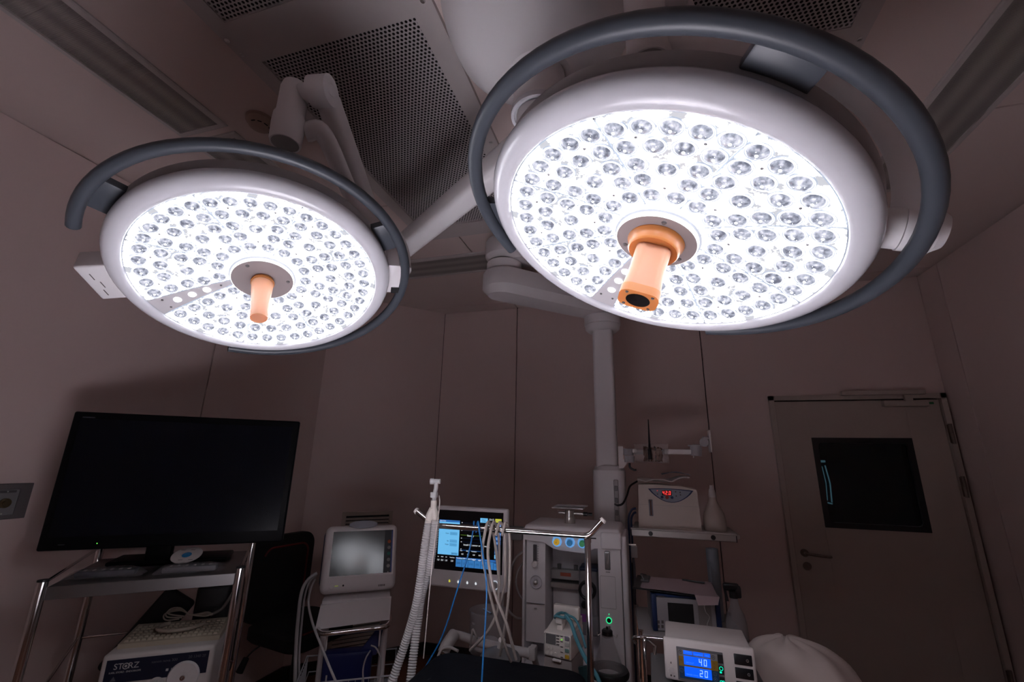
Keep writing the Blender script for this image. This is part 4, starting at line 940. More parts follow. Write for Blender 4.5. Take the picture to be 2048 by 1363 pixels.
# cradle below
MB().rbox((pcx, .08, pz0-.11), (.12, .15, .215), .008, 2).obj('lower_door', mat('pump_taupe', (.30, .26, .26), .45), ip)
MB().rbox((pcx+.038, .002, pz0-.085), (.013, .012, .09), .003, 1).obj('latch', MWHITE, ip)
MB().rbox((pcx-.0, -.002, pz0-.006), (.036, .012, .008), .002, 1).obj('hook_clip', MWHITE, ip)
# clamp on top
cl = MB().rbox((pcx+.01, .095, pz1+.055), (.115, .03, .05), .008, 2); cl.rbox((pcx-.002, .06, pz1+.022), (.026, .05, .05), .005, 2); cl.rbox((pcx-.002, .035, pz1+.040), (.030, .018, .03), .005, 2); cl.obj('pole_clamp', CREAM, ip)
MB().tube(spline([(pcx-.02, .03, pz1+.050), (pcx-.002, .018, pz1+.056), (pcx+.025, .025, pz1+.052), (pcx+.03, .06, pz1+.05), (pcx-.0, .082, pz1+.052), (pcx-.02, .06, pz1+.05), (pcx-.02, .03, pz1+.044)], 6), .0055, 8).obj('band_loop', TEAL, ip)
q1 = [fp(ip, *q) for q in ((1131, 1230, .02), (1142, 1245, -.0), (1152, 1275, -.03), (1165, 1305, -.06), (1178, 1328, -.08), (1192, 1348, -.08), (1200, 1366, -.08))]
MB().tube(spline(q1, 6), .0075, 8).obj('band_end', TEAL, ip)
q1 = [fp(ip, *q) for q in ((1133, 1229, .03), (1150, 1237, .03), (1162, 1262, .02), (1172, 1295, .0))]
MB().tube(spline(q1, 6), .005, 8).obj('band_end', TEAL, ip)
gc = thing('green_cloth', 'small dark teal cloth hanging behind the chrome post', 'cloth', tuple(atY(1168, 1368, 2.05)))
pc_ = [atY(x, y, 2.05)-Vector(gc.location) for x, y in ((1156, 1334), (1178, 1331), (1184, 1375), (1165, 1375))]
MB().add(pc_+[p+Vector((0, .012, 0)) for p in pc_], [(0, 1, 2, 3), (7, 6, 5, 4), (0, 4, 5, 1), (1, 5, 6, 2), (2, 6, 7, 3), (3, 7, 4, 0)]).obj('fabric', mat('cloth_teal_dark', (.02, .06, .07), .8), gc)

# ------------------------------------------------------------------ clear funnel bottle with black ring
fb = thing('absorber_flask', 'clear conical flask with black cap standing in a black ring', 'flask', tuple(atY(1217, 1346, 2.36)))
MB().lathe([(.078, 0), (.070, .02), (.035, .125), (.028, .145), (.028, .155), (.025, .155), (.031, .125), (.065, .02), (.073, 0)], 36).obj('cone', GLASSY, fb)
MB().lathe([(.0001, .178), (.018, .178), (.025, .172), (.025, .150), (.020, .145), (.0001, .145)], 24).cyl((0, 0, .175), (.0, 0, .188), .005).obj('cap', BLACKPL, fb)
MB().lathe([(.092, -.004), (.094, .008), (.088, .020), (.060, .022), (.054, .014), (.054, -.004)], 40).obj('ring_base', BLACKPL, fb)
for s in (-1, 1): MB().tube(spline([(s*.03, -.005, .158), (s*.042, -.005, .150), (s*.046, -.005, .162)], 5), .002, 6).obj('wire_clip', STEEL, fb)

# ------------------------------------------------------------------ television on chrome cart
tv = thing('television', 'large black flat television standing on the chrome cart', 'television', (-2.0885, 1.633, 1.138), R(37.75))
TVB = mat('tv_gloss_black', (.005, .005, .006), .4, spec=.08)
TVS = mat('tv_screen', (.003, .004, .008), .22, spec=.25)
tz0, tz1, tw2 = 1.216-1.138, 1.797-1.138, .462
MB().rbox((0, .02, (tz0+tz1)/2), (2*tw2, .045, tz1-tz0), .008, 3).obj('bezel', TVB, tv)
MB().rbox((0, .06, (tz0+tz1)/2), (1.5*tw2, .05, (tz1-tz0)*.75), .02, 2).obj('rear_cover', BLACKPL, tv)
MB().box((0, -.0035, (tz0+tz1)/2+.012), (2*tw2-.06, .003, tz1-tz0-.085)).obj('screen', TVS, tv)
MB().rbox((-.05, .075, .05), (.10, .05, .10), .01, 2).obj('neck', TVB, tv)
MB().rbox((0, .12, .009), (.46, .18, .018), .008, 3).obj('foot', TVB, tv)
q = fp(tv, 194, 1086, -.003)
MB().lathe([(.0022, 0), (.0001, .002)], 10, M=FY((q.x, -.0028, q.z))).obj('power_led', emis('tv_led', (.15, .85, .10), 1.2), tv)
TVP = mat('tv_print', (.05, .05, .06), .4)
q = fp(tv, 178, 834, -.003); MB().box((q.x, -.0027, q.z), (.045, .0004, .005)).obj('maker_mark', TVP, tv)
q = fp(tv, 122, 1089, -.003); MB().box((q.x, -.0027, q.z), (.022, .0004, .003)).obj('maker_mark', TVP, tv)

ct = thing('equipment_cart', 'chrome tube equipment cart with steel shelves below the television', 'cart', (-2.12, 1.66, 0), R(41.5))
CW, CD = .64, .52
for sx in (-1, 1):
    for sy in (-1, 1):
        zt = 1.15 if sy < 0 else 1.20
        MB().cyl((sx*CW/2, sy*CD/2, .09), (sx*CW/2, sy*CD/2, zt), .0165, seg=20).obj('post', CHROME, ct)
        MB().cyl((sx*CW/2, sy*CD/2, zt), (sx*CW/2, sy*CD/2, zt+.006), .018, seg=20).obj('post_cap', BLACKPL, ct)
        MB().cyl((sx*CW/2-.012, sy*CD/2, .045), (sx*CW/2+.012, sy*CD/2, .045), .042, seg=20).cyl((sx*CW/2, sy*CD/2, .05), (sx*CW/2, sy*CD/2, .1), .012).obj('castor', BLACKPL, ct)
SHELF = mat('shelf_steel', (.20, .19, .19), .36, metal=.85, var=.08, scale=8)
for z_ in (1.13, .585, .22):
    MB().rbox((0, 0, z_-.004), (CW-.03, CD-.02, .006), .002, 1).rbox((0, -CD/2+.004, z_-.023), (CW-.034, .004, .045), .001, 1).rbox((0, CD/2-.004, z_-.028), (CW-.034, .004, .055), .001, 1).obj('shelf', SHELF, ct)
for sx in (-1, 1): MB().cyl((sx*CW/2, -CD/2+.01, 1.142), (sx*CW/2, CD/2, 1.185), .006, seg=10).obj('side_bar', CHROME, ct)
MB().cyl((CW/2, -CD/2+.02, .80), (CW/2, CD/2-.02, .62), .006, seg=10).obj('side_brace', CHROME, ct)
MB().cyl((-CW/2, -CD/2+.02, .62), (-CW/2, CD/2-.02, .80), .006, seg=10).obj('side_brace', CHROME, ct)
MB().cyl((-CW/2, CD/2, .80), (CW/2, CD/2, .80), .006, seg=10).obj('rear_bar', CHROME, ct)

cd = thing('compact_disc', 'white compact disc with blue centre lying on the cart top', 'disc', MW(tv) @ Vector((.072, .016, .036)), R(20))
cd.rotation_euler = (R(24), 0, R(30))
MB().lathe([(.060, 0), (.060, .0014), (.0085, .0014), (.0085, 0), (.060, 0)], 48).obj('disc_body', mat('disc_white', (.62, .58, .57), .3), cd)
MB().lathe([(.019, .0015), (.0085, .0017)], 32).lathe([(.0082, .0016), (.0001, .0016)], 16).obj('disc_centre', mat('disc_blue', (.02, .22, .50), .4), cd)
for i in range(4): MB().box((-.03+.02*i, .036-.072*(i % 2), .0016), (.018, .0025, .0003)).obj('print_line', PRINTD, cd)
WRAP = mat('plastic_wrap', (.30, .29, .32), .12, alpha=.22, bump=.9, bscale=45, coat=.6)
def wrapped(label, px, lx, w, rz, m):
    p = MW(tv) @ Vector((lx, -.115, -.008)); t = thing('wrapped_remote', label, 'remote control', p, R(rz), 'remotes in plastic bags')
    MB().rbox((0, 0, .014), (w*.82, .05, .022), .006, 2).obj('remote', m, t)
    for i in range(6): MB().rbox((-w*.3+w*.12*i, 0, .0265), (.012, .018, .004), .002, 1).obj('button', MGREY, t)
    rnd = random.Random(px); V = []; n1, n2 = 16, 8
    for j in range(n2+1):
        for i in range(n1+1):
            u, v = i/n1*2-1, j/n2*2-1
            z_ = .004+.030*max(0, 1-abs(u)**6)*max(0, 1-abs(v)**4)+rnd.uniform(-.003, .003)*(1 if abs(u) < .99 else .3)
            V.append((u*w/2*1.06+rnd.uniform(-.003, .003), v*.045+rnd.uniform(-.003, .003), max(.002, z_)))
    MB().add(V, [(j*(n1+1)+i, j*(n1+1)+i+1, (j+1)*(n1+1)+i+1, (j+1)*(n1+1)+i) for j in range(n2) for i in range(n1)], 0, False).obj('plastic_bag', WRAP, t)
wrapped('dark remote in a clear plastic bag on the cart, away from the disc', 232, -.165, .24, 39, mat('remote_navy', (.02, .022, .035), .4))
wrapped('grey remote in a crinkled clear bag beside the compact disc', 385, .125, .24, 39, mat('remote_grey', (.14, .13, .14), .4))

# ------------------------------------------------------------------ light source box on the lower cart shelf
ls = thing('light_source', 'white endoscopy light source with navy STORZ panel under the keyboard', 'medical device', (-2.075, 1.735, .585), R(36.3))
LSW = mat('light_source_white', (.60, .55, .53), .42, var=.03)
lw, lh, ld_ = .395, .235, .30; ly = -ld_/2
MB().rbox((0, .0, lh/2+.008), (lw, ld_, lh), .014, 3).obj('case', LSW, ls)
for sx in (-1, 1):
    for sy in (-1, 1): MB().cyl((sx*.16, sy*.11, 0), (sx*.16, sy*.11, .012), .012, seg=12).obj('foot', BLACKPL, ls)
NAVYP = mat('panel_navy', (.010, .014, .035), .35)
MB().box((0, ly-.001, lh-.052), (lw*.90, .003, .082)).obj('navy_panel', NAVYP, ls)
LSP = mat('print_white', (.55, .53, .52), .4)
text('ST', .030, LSP, ls, (-.136, ly-.003, lh-.036)); text('RZ', .030, LSP, ls, (-.085, ly-.003, lh-.036))
MB().lathe([(.0115, 0), (.0115, .001), (.0085, .001), (.0085, 0)], 24, M=FY((-.111, ly-.0022, lh-.036))).lathe([(.0045, 0), (.0045, .001), (.0001, .001)], 14, M=FY((-.111, ly-.0022, lh-.036))).obj('logo_ring', LSP, ls)
text('KARL STORZ - ENDOSKOPE', .0085, LSP, ls, (-.110, ly-.003, lh-.056)); text('xenon nova 300', .014, mat('print_dim', (.12, .12, .14), .4), ls, (.02, ly-.003, lh-.032))
text('20 1340 20', .014, mat('print_dim', (.12, .12, .14), .4), ls, (.135, ly-.003, lh-.028))
MB().add([(-.155, ly-.0026, lh-.086), (-.135, ly-.0026, lh-.086), (-.145, ly-.0026, lh-.069)], [(0, 1, 2)]).obj('warning_mark', mat('print_dim', (.12, .12, .14), .4), ls)
MB().box((-.165, ly-.001, lh-.125), (.025, .003, .05)).obj('power_switch', BLACK, ls)
kx = .005
MB().lathe([(.030, 0), (.030, .004), (.022, .006), (.0001, .006)], 28, M=FY((kx, ly, lh-.118))).rbox((kx, ly-.016, lh-.118), (.012, .022, .045), .004, 2).obj('brightness_knob', mat('knob_clear', (.55, .51, .50), .2), ls)
MB().lathe([(.058, 0), (.058, .004), (.054, .012), (.02, .012)], 40, M=FY((.098, ly-.002, lh-.098))).lathe([(.02, .012), (.010, .011)], 24, M=FY((.098, ly-.002, lh-.098))).obj('light_port', mat('port_white', (.66, .62, .62), .35), ls)
MB().lathe([(.010, .011), (.009, .016), (.005, .016), (.005, .004), (.0001, .004)], 20, M=FY((.098, ly-.002, lh-.098))).obj('port_socket', CHROME, ls)
for i in range(2): MB().box((-.08+.105*i, ly-.0008, lh-.14), (.0012, .002, .085)).obj('panel_seam', MDARK, ls)
for i in range(2): MB().box((.035+.018*i, ly-.0026, lh-.066), (.009, .0006, .009)).obj('print_mark', LSP, ls)

kb = thing('keyboard', 'cream computer keyboard lying on the light source', 'keyboard', (-2.066, 1.742, .585+lh+.008), R(36))
KBM = mat('keyboard_cream', (.46, .39, .30), .5)
kw, kd = .37, .185
MB().add([(-kw/2, -kd/2, .0), (kw/2, -kd/2, 0), (kw/2, kd/2, 0), (-kw/2, kd/2, 0), (-kw/2, -kd/2, .018), (kw/2, -kd/2, .018), (kw/2, kd/2, .036), (-kw/2, kd/2, .036)],
         [(0, 3, 2, 1), (4, 5, 6, 7), (0, 1, 5, 4), (1, 2, 6, 5), (2, 3, 7, 6), (3, 0, 4, 7)]).obj('case', KBM, kb)
key = MB().add([(-.0085, -.0085, 0), (.0085, -.0085, 0), (.0085, .0085, 0), (-.0085, .0085, 0), (-.0065, -.0065, .007), (.0065, -.0065, .007), (.0065, .0065, .007), (-.0065, .0065, .007)],
               [(4, 5, 6, 7), (0, 1, 5, 4), (1, 2, 6, 5), (2, 3, 7, 6), (3, 0, 4, 7)]).mesh('key', mat('key_cream2', (.50, .43, .34), .5))
tilt = math.atan(.018/kd)
for r_ in range(6):
    for c_ in range(17):
        y_ = -kd/2+.022+.0255*r_; inst('key', key, kb, (-kw/2+.022+.0204*c_, y_, .018+.018*(y_+kd/2)/kd), (tilt, 0, 0))
kc = thing('keyboard_cable', 'coiled cream cable bundle lying on the keyboard', 'cable', (-2.066, 1.742, .585+lh+.008), R(36))
KCM = mat('cable_cream', (.40, .34, .28), .5)
MB().tube(spline([(-.05, .04, .045), (-.075, -.01, .048), (-.06, -.05, .046), (0, -.065, .044), (.06, -.045, .044), (.10, -.01, .048)], 8), .008, 8).obj('thick_loop', KCM, kc)
for i in range(3):
    f_ = .01*i
    MB().tube(spline([(-.02+f_, .06, .054+f_*.4), (-.07, .05+f_, .056+f_), (-.085+f_, .075, .075+f_), (-.03, .085, .082+f_*.5), (.02, .07, .065), (.08, .065+f_, .056+f_*.5), (.11, .072, .06)], 8), .0032, 6).obj('coil', KCM, kc)
MB().tube(spline([(.10, .075, .055), (.14, .09, .075), (.165, .10, .12), (.18, .12, .155)], 6), .007, 8).obj('plug_lead', mat('lead_taupe', (.16, .13, .12), .5), kc)
# dark equipment bag leaning behind the keyboard
bg = thing('equipment_bag', 'black soft case leaning behind the keyboard on the cart', 'bag', (-2.225, 1.854, .590), R(41.5))
MB().rbox((-.10, .0, .21), (.15, .045, .38), .018, 3, M=Matrix.Translation((-.10, 0, .21)) @ Matrix.Rotation(R(34), 4, 'Y') @ Matrix.Translation((.10, 0, -.21))).obj('case', BLACK, bg)
MB().rbox((.14, -.004, .20), (.15, .045, .40), .02, 3).obj('pouch', mat('pouch_black', (.014, .013, .014), .5), bg)

# ------------------------------------------------------------------ office chair
ch = thing('office_chair', 'black padded office chair with dark red piping behind the cart', 'chair', (-2.31, 2.74, 0), R(-10))
CHB = mat('chair_black', (.007, .007, .007), .8)
def pad(w, h, t, r, M):
    o = rrect(w, h, r, 8); k_ = len(o); mb = MB(); vs_ = []; L_ = [(-t/2, .93), (-t*.3, 1), (t*.3, 1), (t/2, .93)]
    for z_, s_ in L_: vs_ += [(x*s_, y*s_, z_) for x, y in o]
    mb.add(vs_, [(i*k_+j, i*k_+(j+1) % k_, (i+1)*k_+(j+1) % k_, (i+1)*k_+j) for i in range(3) for j in range(k_)], 0, True, M)
    mb.add(vs_[:k_], [tuple(range(k_-1, -1, -1))], 0, False, M); mb.add(vs_[-k_:], [tuple(range(k_))], 0, False, M); return mb
Mbk = Matrix.Translation((-.16, 0, .83)) @ Matrix.Rotation(R(90), 4, 'Y') @ Matrix.Rotation(R(0), 4, 'Z')
pad(.52, .47, .08, .09, Mbk).obj('backrest', CHB, ch)
RED = mat('piping_red', (.14, .008, .006), .6)
V = [Mbk @ Vector((x, y, .041)) for x, y in rrect(.38, .34, .06, 6)]
MB().tube(V[3:20], .007, 6).obj('piping', RED, ch)
V2 = [Mbk @ Vector((x, y, -.041)) for x, y in rrect(.38, .34, .06, 6)]
MB().tube(V2[3:24], .007, 6).obj('piping', RED, ch)
pad(.50, .50, .09, .10, Matrix.Translation((.12, 0, .55))).obj('seat', CHB, ch)
MB().tube(spline([(.34, -.18, .597), (.34, .18, .597)], 3), .007, 6).obj('piping', RED, ch)
MB().cyl((.10, 0, .10), (.10, 0, .52), .025, seg=16).obj('gas_lift', BLACKPL, ch)
for k in range(5):
    a = R(72*k+20); e_ = Vector((.10+.30*math.cos(a), .30*math.sin(a), .085))
    MB().cyl((.10, 0, .12), e_, .024, .016, seg=10).obj('base_spoke', BLACKPL, ch); MB().cyl(e_+Vector((-.012, 0, -.05)), e_+Vector((.012, 0, -.05)), .032, seg=14).obj('castor', BLACKPL, ch)
MB().tube(spline([(.0, -.16, .50), (-.03, -.22, .46), (-.05, -.25, .42)], 5), .005, 8).cyl((-.045, -.245, .43), (-.06, -.265, .36), .018, .022, seg=12).obj('lever', BLACKPL, ch)
MB().rbox((-.20, 0, .60), (.02, .08, .28), .006, 2).obj('back_bar', BLACKPL, ch)

# ------------------------------------------------------------------ patient monitor on roll stand
pm = thing('patient_monitor', 'white patient monitor with dark screen on its roll stand', 'patient monitor', (-1.635, 2.49, .84), R(39))
PMW = mat('monitor_white', (.80, .75, .76), .4, var=.03)
def P2(px, py, y=0): return fp(pm, px, py, y)
cc_ = [P2(652, 1056), P2(800, 1051), P2(793, 1184), P2(640, 1192)]
lx_, rx_ = (cc_[0].x+cc_[3].x)/2, (cc_[1].x+cc_[2].x)/2; zt_, zb_ = (cc_[0].z+cc_[1].z)/2, (cc_[2].z+cc_[3].z)/2
zb_ = max(zb_, .012)
pmx, pmz, pmw, pmh = (lx_+rx_)/2, (zt_+zb_)/2, rx_-lx_, zt_-zb_
MB().rbox((pmx, .05, pmz), (pmw, .10, pmh), .035, 4).obj('housing', PMW, pm)
MB().rbox((pmx, .085, pmz+.01), (pmw+.012, .06, pmh-.05), .03, 3).obj('blue_trim', mat('trim_navy', (.03, .04, .10), .4), pm)
s0, s1 = P2(658, 1068), P2(784, 1157); smx, smz = pmx+.006, pmz+.025; smw, smh = pmw*.83, pmh*.66
V, F = frame_ring(rrect(smw+.02, smh+.02, .006, 2), rrect(smw, smh, .003, 2), -.004, .004, smx, smz); MB().add(V, F).obj('screen_bezel', PMW, pm)
PMS = mat('monitor_glass', (.012, .013, .016), .15, spec=1.0)
scr2 = MB().box((smx, -.0005, smz), (smw, .003, smh)).obj('screen', PMS, pm)
MB().box((smx+smw*.42, -.0022, smz), (smw*.12, .0006, smh)).obj('key_strip', mat('strip_black', (.02, .02, .026), .4), scr2)
MB().box((smx+smw*.487, -.0024, smz), (smw*.024, .0006, smh*.98)).obj('blue_strip', mat('strip_blue', (.03, .05, .22), .4), scr2)
for i, col in enumerate(((.45, .09, .02), (.25, .24, .24), (.02, .16, .13), (.22, .21, .21), (.22, .21, .21), (.3, .3, .3))):
    MB().lathe([(.011 if i < 5 else .004, 0), (.008 if i < 5 else .003, .002), (.0001, .002)], 16, M=FY((smx+smw*.44, -.002, smz+smh*.22-.034*i))).obj('touch_key', mat('touch_%d' % i, col, .4), scr2)
al = MB().prism([(x, y) for x, y in [(.085*math.cos(R(a)), .022*math.sin(R(a))) for a in range(0, 360, 15)]], -.012, .03, 0, Matrix.Translation((pmx+.0, .02, zt_+.0)) @ Matrix.Rotation(R(90), 4, 'X'), True)
al.obj('alarm_lamp', mat('alarm_grey', (.26, .26, .31), .3), pm)
q = P2(657, 1172); MB().lathe([(.012, 0), (.010, .003), (.0001, .003)], 18, M=FY((lx_+.06, -.001, zb_+.033))).obj('power_button', PMW, pm)
MB().rbox((lx_+.088, -.001, zb_+.036), (.02, .003, .006), .001, 1).obj('lamp_strip', emis('lamp_lime', (.30, .32, .10), .35), pm)
MB().lathe([(.005, 0), (.0001, .001)], 12, M=FY((lx_+.125, -.001, zb_+.036))).obj('sensor_hole', BLACK, pm)
for i in range(5): MB().box((rx_-.10+.008*i, -.001, zb_+.022), (.004, .003, .010)).obj('speaker_slot', PRINTD, pm)
pm.location.z += .016
pm.rotation_euler = (R(-16.7), 0, R(39))
rs = thing('roll_stand', 'white roll stand with chrome handle and wire basket under the patient monitor', 'roll stand', (-1.635, 2.49, 0), R(32))
MB().rbox((pmx-.005, .07, .8), (pmw*.88, .17, .07), .004, 1).add([(pmx-pmw*.46, -.03, .815), (pmx+pmw*.44, -.03, .835), (pmx+pmw*.44, -.045, .725), (pmx-pmw*.49, -.045, .70), (pmx-pmw*.46, .0, .815), (pmx+pmw*.44, .0, .835), (pmx+pmw*.44, -.02, .725), (pmx-pmw*.49, -.02, .70)],
                                              [(0, 3, 2, 1), (4, 5, 6, 7), (0, 1, 5, 4), (1, 2, 6, 5), (2, 3, 7, 6), (3, 0, 4, 7)]).obj('tray', PMW, rs)
hpts = [(pmx-.185, .02, .715), (pmx-.19, -.05, .700), (pmx-.15, -.095, .695), (pmx, -.10, .70), (pmx+.15, -.095, .705), (pmx+.185, -.05, .71), (pmx+.185, .02, .725)]
MB().tube(spline(hpts, 8), .0125, 14).obj('handle', CHROME, rs)
for s in (-1, 1):
    MB().cyl((pmx+s*.165, .06, .08), (pmx+s*.165, .06, .77), .021, seg=16).obj('upright', PMW, rs)
    MB().cyl((pmx+s*.14, -.06, .60), (pmx+s*.14, -.055, .685), .004, .006, seg=10).obj('hook_peg', PMW, rs)
MB().rbox((pmx, .06, .06), (.46, .44, .04), .015, 2).obj('base', PMW, rs)
for s in (-1, 1):
    for t_ in (-.13, .25): MB().cyl((pmx+s*.20-.01, t_, .035), (pmx+s*.20+.01, t_, .035), .034, seg=14).obj('castor', BLACKPL, rs)
WIRE = mat('wire_white', (.55, .55, .60), .35)
for z_, ex in ((.50, .02), (.42, .0), (.36, -.01)):
    x_, y0_, y1_ = .235+ex, -.16-ex, .17; pts = [(pmx-x_, y0_, z_), (pmx+x_, y0_, z_), (pmx+x_, y1_, z_), (pmx-x_, y1_, z_), (pmx-x_, y0_, z_)]
    MB().tube(pts, .0045 if z_ > .45 else .003, 8).obj('basket_wire', WIRE, rs)
wm = MB().cyl((0, 0, .35), (0, 0, .50), .0022, seg=6).mesh('basket_wire', WIRE)
for i in range(15): inst('basket_wire', wm, rs, (pmx-.235+.0335*i, -.172, 0))
for i in range(9): inst('basket_wire', wm, rs, (pmx+.248, -.16+.04*i, 0)); inst('basket_wire', wm, rs, (pmx-.248, -.16+.04*i, 0))
MB().rbox((pmx+.02, -.178, .43), (.09, .004, .06), .001, 1).obj('basket_tag', PMW, rs)
wa = MB().box((pmx, .0, .352), (.45, .32, .003)).obj('basket_floor', WIRE, rs)
bb = thing('blue_pouch', 'dark blue pouch with a raised flap in the wire basket', 'pouch', (-1.635, 2.49, .356), R(32))
NB = mat('pouch_blue', (.008, .014, .10), .45)
MB().rbox((pmx-.02, -.02, .12), (.26, .09, .22), .02, 2).obj('pouch_body', NB, bb)
MB().add([(pmx+.02, -.05, .20), (pmx+.13, -.05, .20), (pmx+.16, -.02, .33), (pmx+.14, -.02, .34), (pmx+.02, -.035, .20), (pmx+.13, -.035, .20), (pmx+.16, -.005, .33), (pmx+.14, -.005, .34)],
         [(0, 1, 2, 3), (7, 6, 5, 4), (0, 4, 5, 1), (1, 5, 6, 2), (2, 6, 7, 3), (3, 7, 4, 0)]).obj('flap', NB, bb)
MB().box((pmx-.12, -.066, .10), (.008, .002, .06)).obj('print_strip', LSP, bb)
LEADW = mat('lead_white', (.46, .43, .44), .4)
cable('monitor_lead', 'thick pale monitor lead bowing out from the monitor side to the floor', [(634, 1145, 2.46), (615, 1160, 2.42), (603, 1185, 2.38), (596, 1240, 2.36), (592, 1300, 2.34), (590, 1372, 2.32)], .010, LEADW)
cable('monitor_lead', 'thin pale lead hanging straight beside the thick monitor lead', [(632, 1150, 2.48), (618, 1165, 2.44), (609, 1195, 2.41), (604, 1240, 2.39), (599, 1300, 2.37), (598, 1372, 2.35)], .0055, LEADW)
cable('monitor_lead', 'pale lead crossing the roll stand into the wire basket', [(630, 1158, 2.42), (622, 1176, 2.34), (617, 1205, 2.27), (625, 1245, 2.20), (642, 1290, 2.16), (660, 1335, 2.14), (676, 1372, 2.12)], .006, LEADW)
cable('looped_lead', 'thin lead loop hanging from the roll stand hook', [(741, 1300, 2.37), (732, 1315, 2.36), (726, 1340, 2.36), (728, 1375, 2.36)], .004, LEADW)
cable('looped_lead', 'thin lead arching along the upright of the roll stand', [(742, 1290, 2.37), (752, 1295, 2.37), (761, 1315, 2.37), (760, 1345, 2.37), (754, 1375, 2.37)], .004, LEADW)

# ------------------------------------------------------------------ shelf on the pendant and what stands on it
sh = thing('pendant_shelf', 'shelf with steel front rail and two black knobs mounted on the pendant column', 'shelf', (.18, 2.88, 1.225))
MB().rbox((.015, .13, .018), (.565, .34, .022), .006, 2).obj('board', mat('shelf_beige', (.48, .42, .40), .45), sh)
MB().rbox((-.0, -.048, .010), (.555, .012, .036), .003, 1).obj('front_rail', mat('rail_alu', (.52, .48, .46), .38, metal=.6), sh)
MB().rbox((-.0, -.040, .031), (.56, .03, .008), .003, 1).obj('rail_lip', mat('rail_pale', (.58, .53, .52), .35), sh)
for px in (1301, 1426):
    q = fp(sh, px, 1063 if px < 1400 else 1069, -.055); MB().lathe([(.0125, 0), (.012, .008), (.0001, .009)], 20, M=FY((q.x, -.054, .010))).obj('knob', BLACKPL, sh)
for s in (-1, 1): MB().box((s*.277, -.055, .008), (.004, .003, .034)).obj('rail_end', BLACKPL, sh)
MB().rbox((-.30, .15, .0), (.13, .06, .05), .01, 2).obj('bracket', PENW, sh)
SHZ = 1.225+.0295
wm_ = thing('warming_cabinet', 'cream fluid warmer showing 42.0 in red digits on the pendant shelf', 'warmer', (.115, 2.90, SHZ))
WMW = mat('warmer_cream', (.60, .51, .46), .45, var=.02)
a, b = fp(wm_, 1274, 966), fp(wm_, 1396, 1052); wl_, wr_ = -.165, .172; wh_ = .232
fprof = [(wl_-.006, 0), (wr_+.006, 0), (wr_-.004, wh_*.96), (.08, wh_*1.035), (-.05, wh_*1.06), (wl_+.004, wh_*1.05)]
n_ = len(fprof); MB().add([(x, 0, z) for x, z in fprof]+[(x, .22, z) for x, z in fprof], [tuple(range(n_)), tuple(range(2*n_-1, n_-1, -1))]+[(i, n_+i, n_+(i+1) % n_, (i+1) % n_) for i in range(n_)]).obj('case', WMW, wm_)
MB().box((0, -.0006, wh_*.56), (wr_-wl_+.002, .002, .0012)).obj('lid_seam', MGREY, wm_)
def halfmoon(w, h, zt, sag):
    o = [(-w/2, zt), (-w*.25, zt+sag), (w*.0, zt+sag*1.1), (w*.25, zt+sag*.4), (w/2, zt-sag*.9)]
    for i in range(1, 14):
        t = i/14; o.append((w/2-w*t, zt-sag*.9*(1-t)-h*math.sin(PI*t)**.8))
    return o
def plate_xz(o, y0, y1): n_ = len(o); return MB().add([(x, y0, z) for x, z in o]+[(x, y1, z) for x, z in o], [tuple(range(n_)), tuple(range(2*n_-1, n_-1, -1))]+[(i, n_+i, n_+(i+1) % n_, (i+1) % n_) for i in range(n_)])
plate_xz([(x+.022, z) for x, z in halfmoon(.255, .073, wh_*.955, .004)], -.003, .001).obj('panel_border', mat('border_navy', (.02, .03, .11), .4), wm_)
cp = plate_xz([(x+.022, z) for x, z in halfmoon(.228, .066, wh_*.938, .004)], -.0042, .001).obj('control_panel', mat('panel_pale_blue', (.28, .30, .37), .45), wm_)
MB().rbox((.0, -.0045, wh_*.865), (.055, .002, .030), .002, 1).obj('display', BLACK, cp)
seg_digits('42.0', .021, emis('led_red', (1.0, .05, .05), 1.6), cp, (.0, -.0062, wh_*.865))
for px_, c_, nm in ((-.028, (.02, .03, .12), 'navy'), (.0, (.42, .05, .04), 'red'), (.028, (.02, .06, .16), 'blue')): MB().lathe([(.0105 if nm == 'red' else .0085, 0), (.008, .003), (.0001, .003)], 18, M=FY((px_, -.0042, wh_*.76))).obj('button', mat('btn_'+nm, c_, .4), cp)
for px_, pz_ in ((.05, .90), (.052, .80), (.075, .89), (.076, .83), (-.053, .83)): MB().lathe([(.004, 0), (.003, .0012), (.0001, .0012)], 10, M=FY((px_, -.0042, wh_*pz_))).obj('symbol', PRINTD, cp)
MB().lathe([(.0025, 0), (.0001, .001)], 8, M=FY((-.053, -.0042, wh_*.91))).obj('status_led', emis('led_red', (1.0, .05, .05), 1.6), cp)
MB().rbox((-.095, -.001, wh_*.49), (.022, .006, .092), .003, 1).obj('level_window', mat('level_frame', (.20, .19, .23), .3), wm_)
MB().box((-.095, -.0045, wh_*.49), (.009, .002, .082)).obj('level_tube', mat('level_red', (.13, .06, .05), .2), wm_)
# folded cloth on the cabinet
def cloth(name, label, cat, loc, w, d, zf, m, nx=18, ny=10, th=.004):
    V = []
    for j in range(ny+1):
        for i in range(nx+1):
            u, v = i/nx*2-1, j/ny*2-1; V.append((u*w/2, v*d/2, zf(u, v)))
    o = MB().add(V, [(j*(nx+1)+i, j*(nx+1)+i+1, (j+1)*(nx+1)+i+1, (j+1)*(nx+1)+i) for j in range(ny) for i in range(nx)], 0, True).obj(name, m, None, loc)
    md = o.modifiers.new('thick', 'SOLIDIFY'); md.thickness = th; md.offset = 1
    return tag(o, label, cat)
cloth('folded_cloth', 'rumpled pale cloth lying on top of the warming cabinet', 'cloth', (.10, 2.99, SHZ+.249), .30, .17, lambda u, v: .008+.018*abs(math.sin(3.1*u+1.1*v))+.026*max(0, math.sin(2.4*u-.6))*(1-v*v*.4), mat('cloth_pale', (.60, .54, .52), .8))
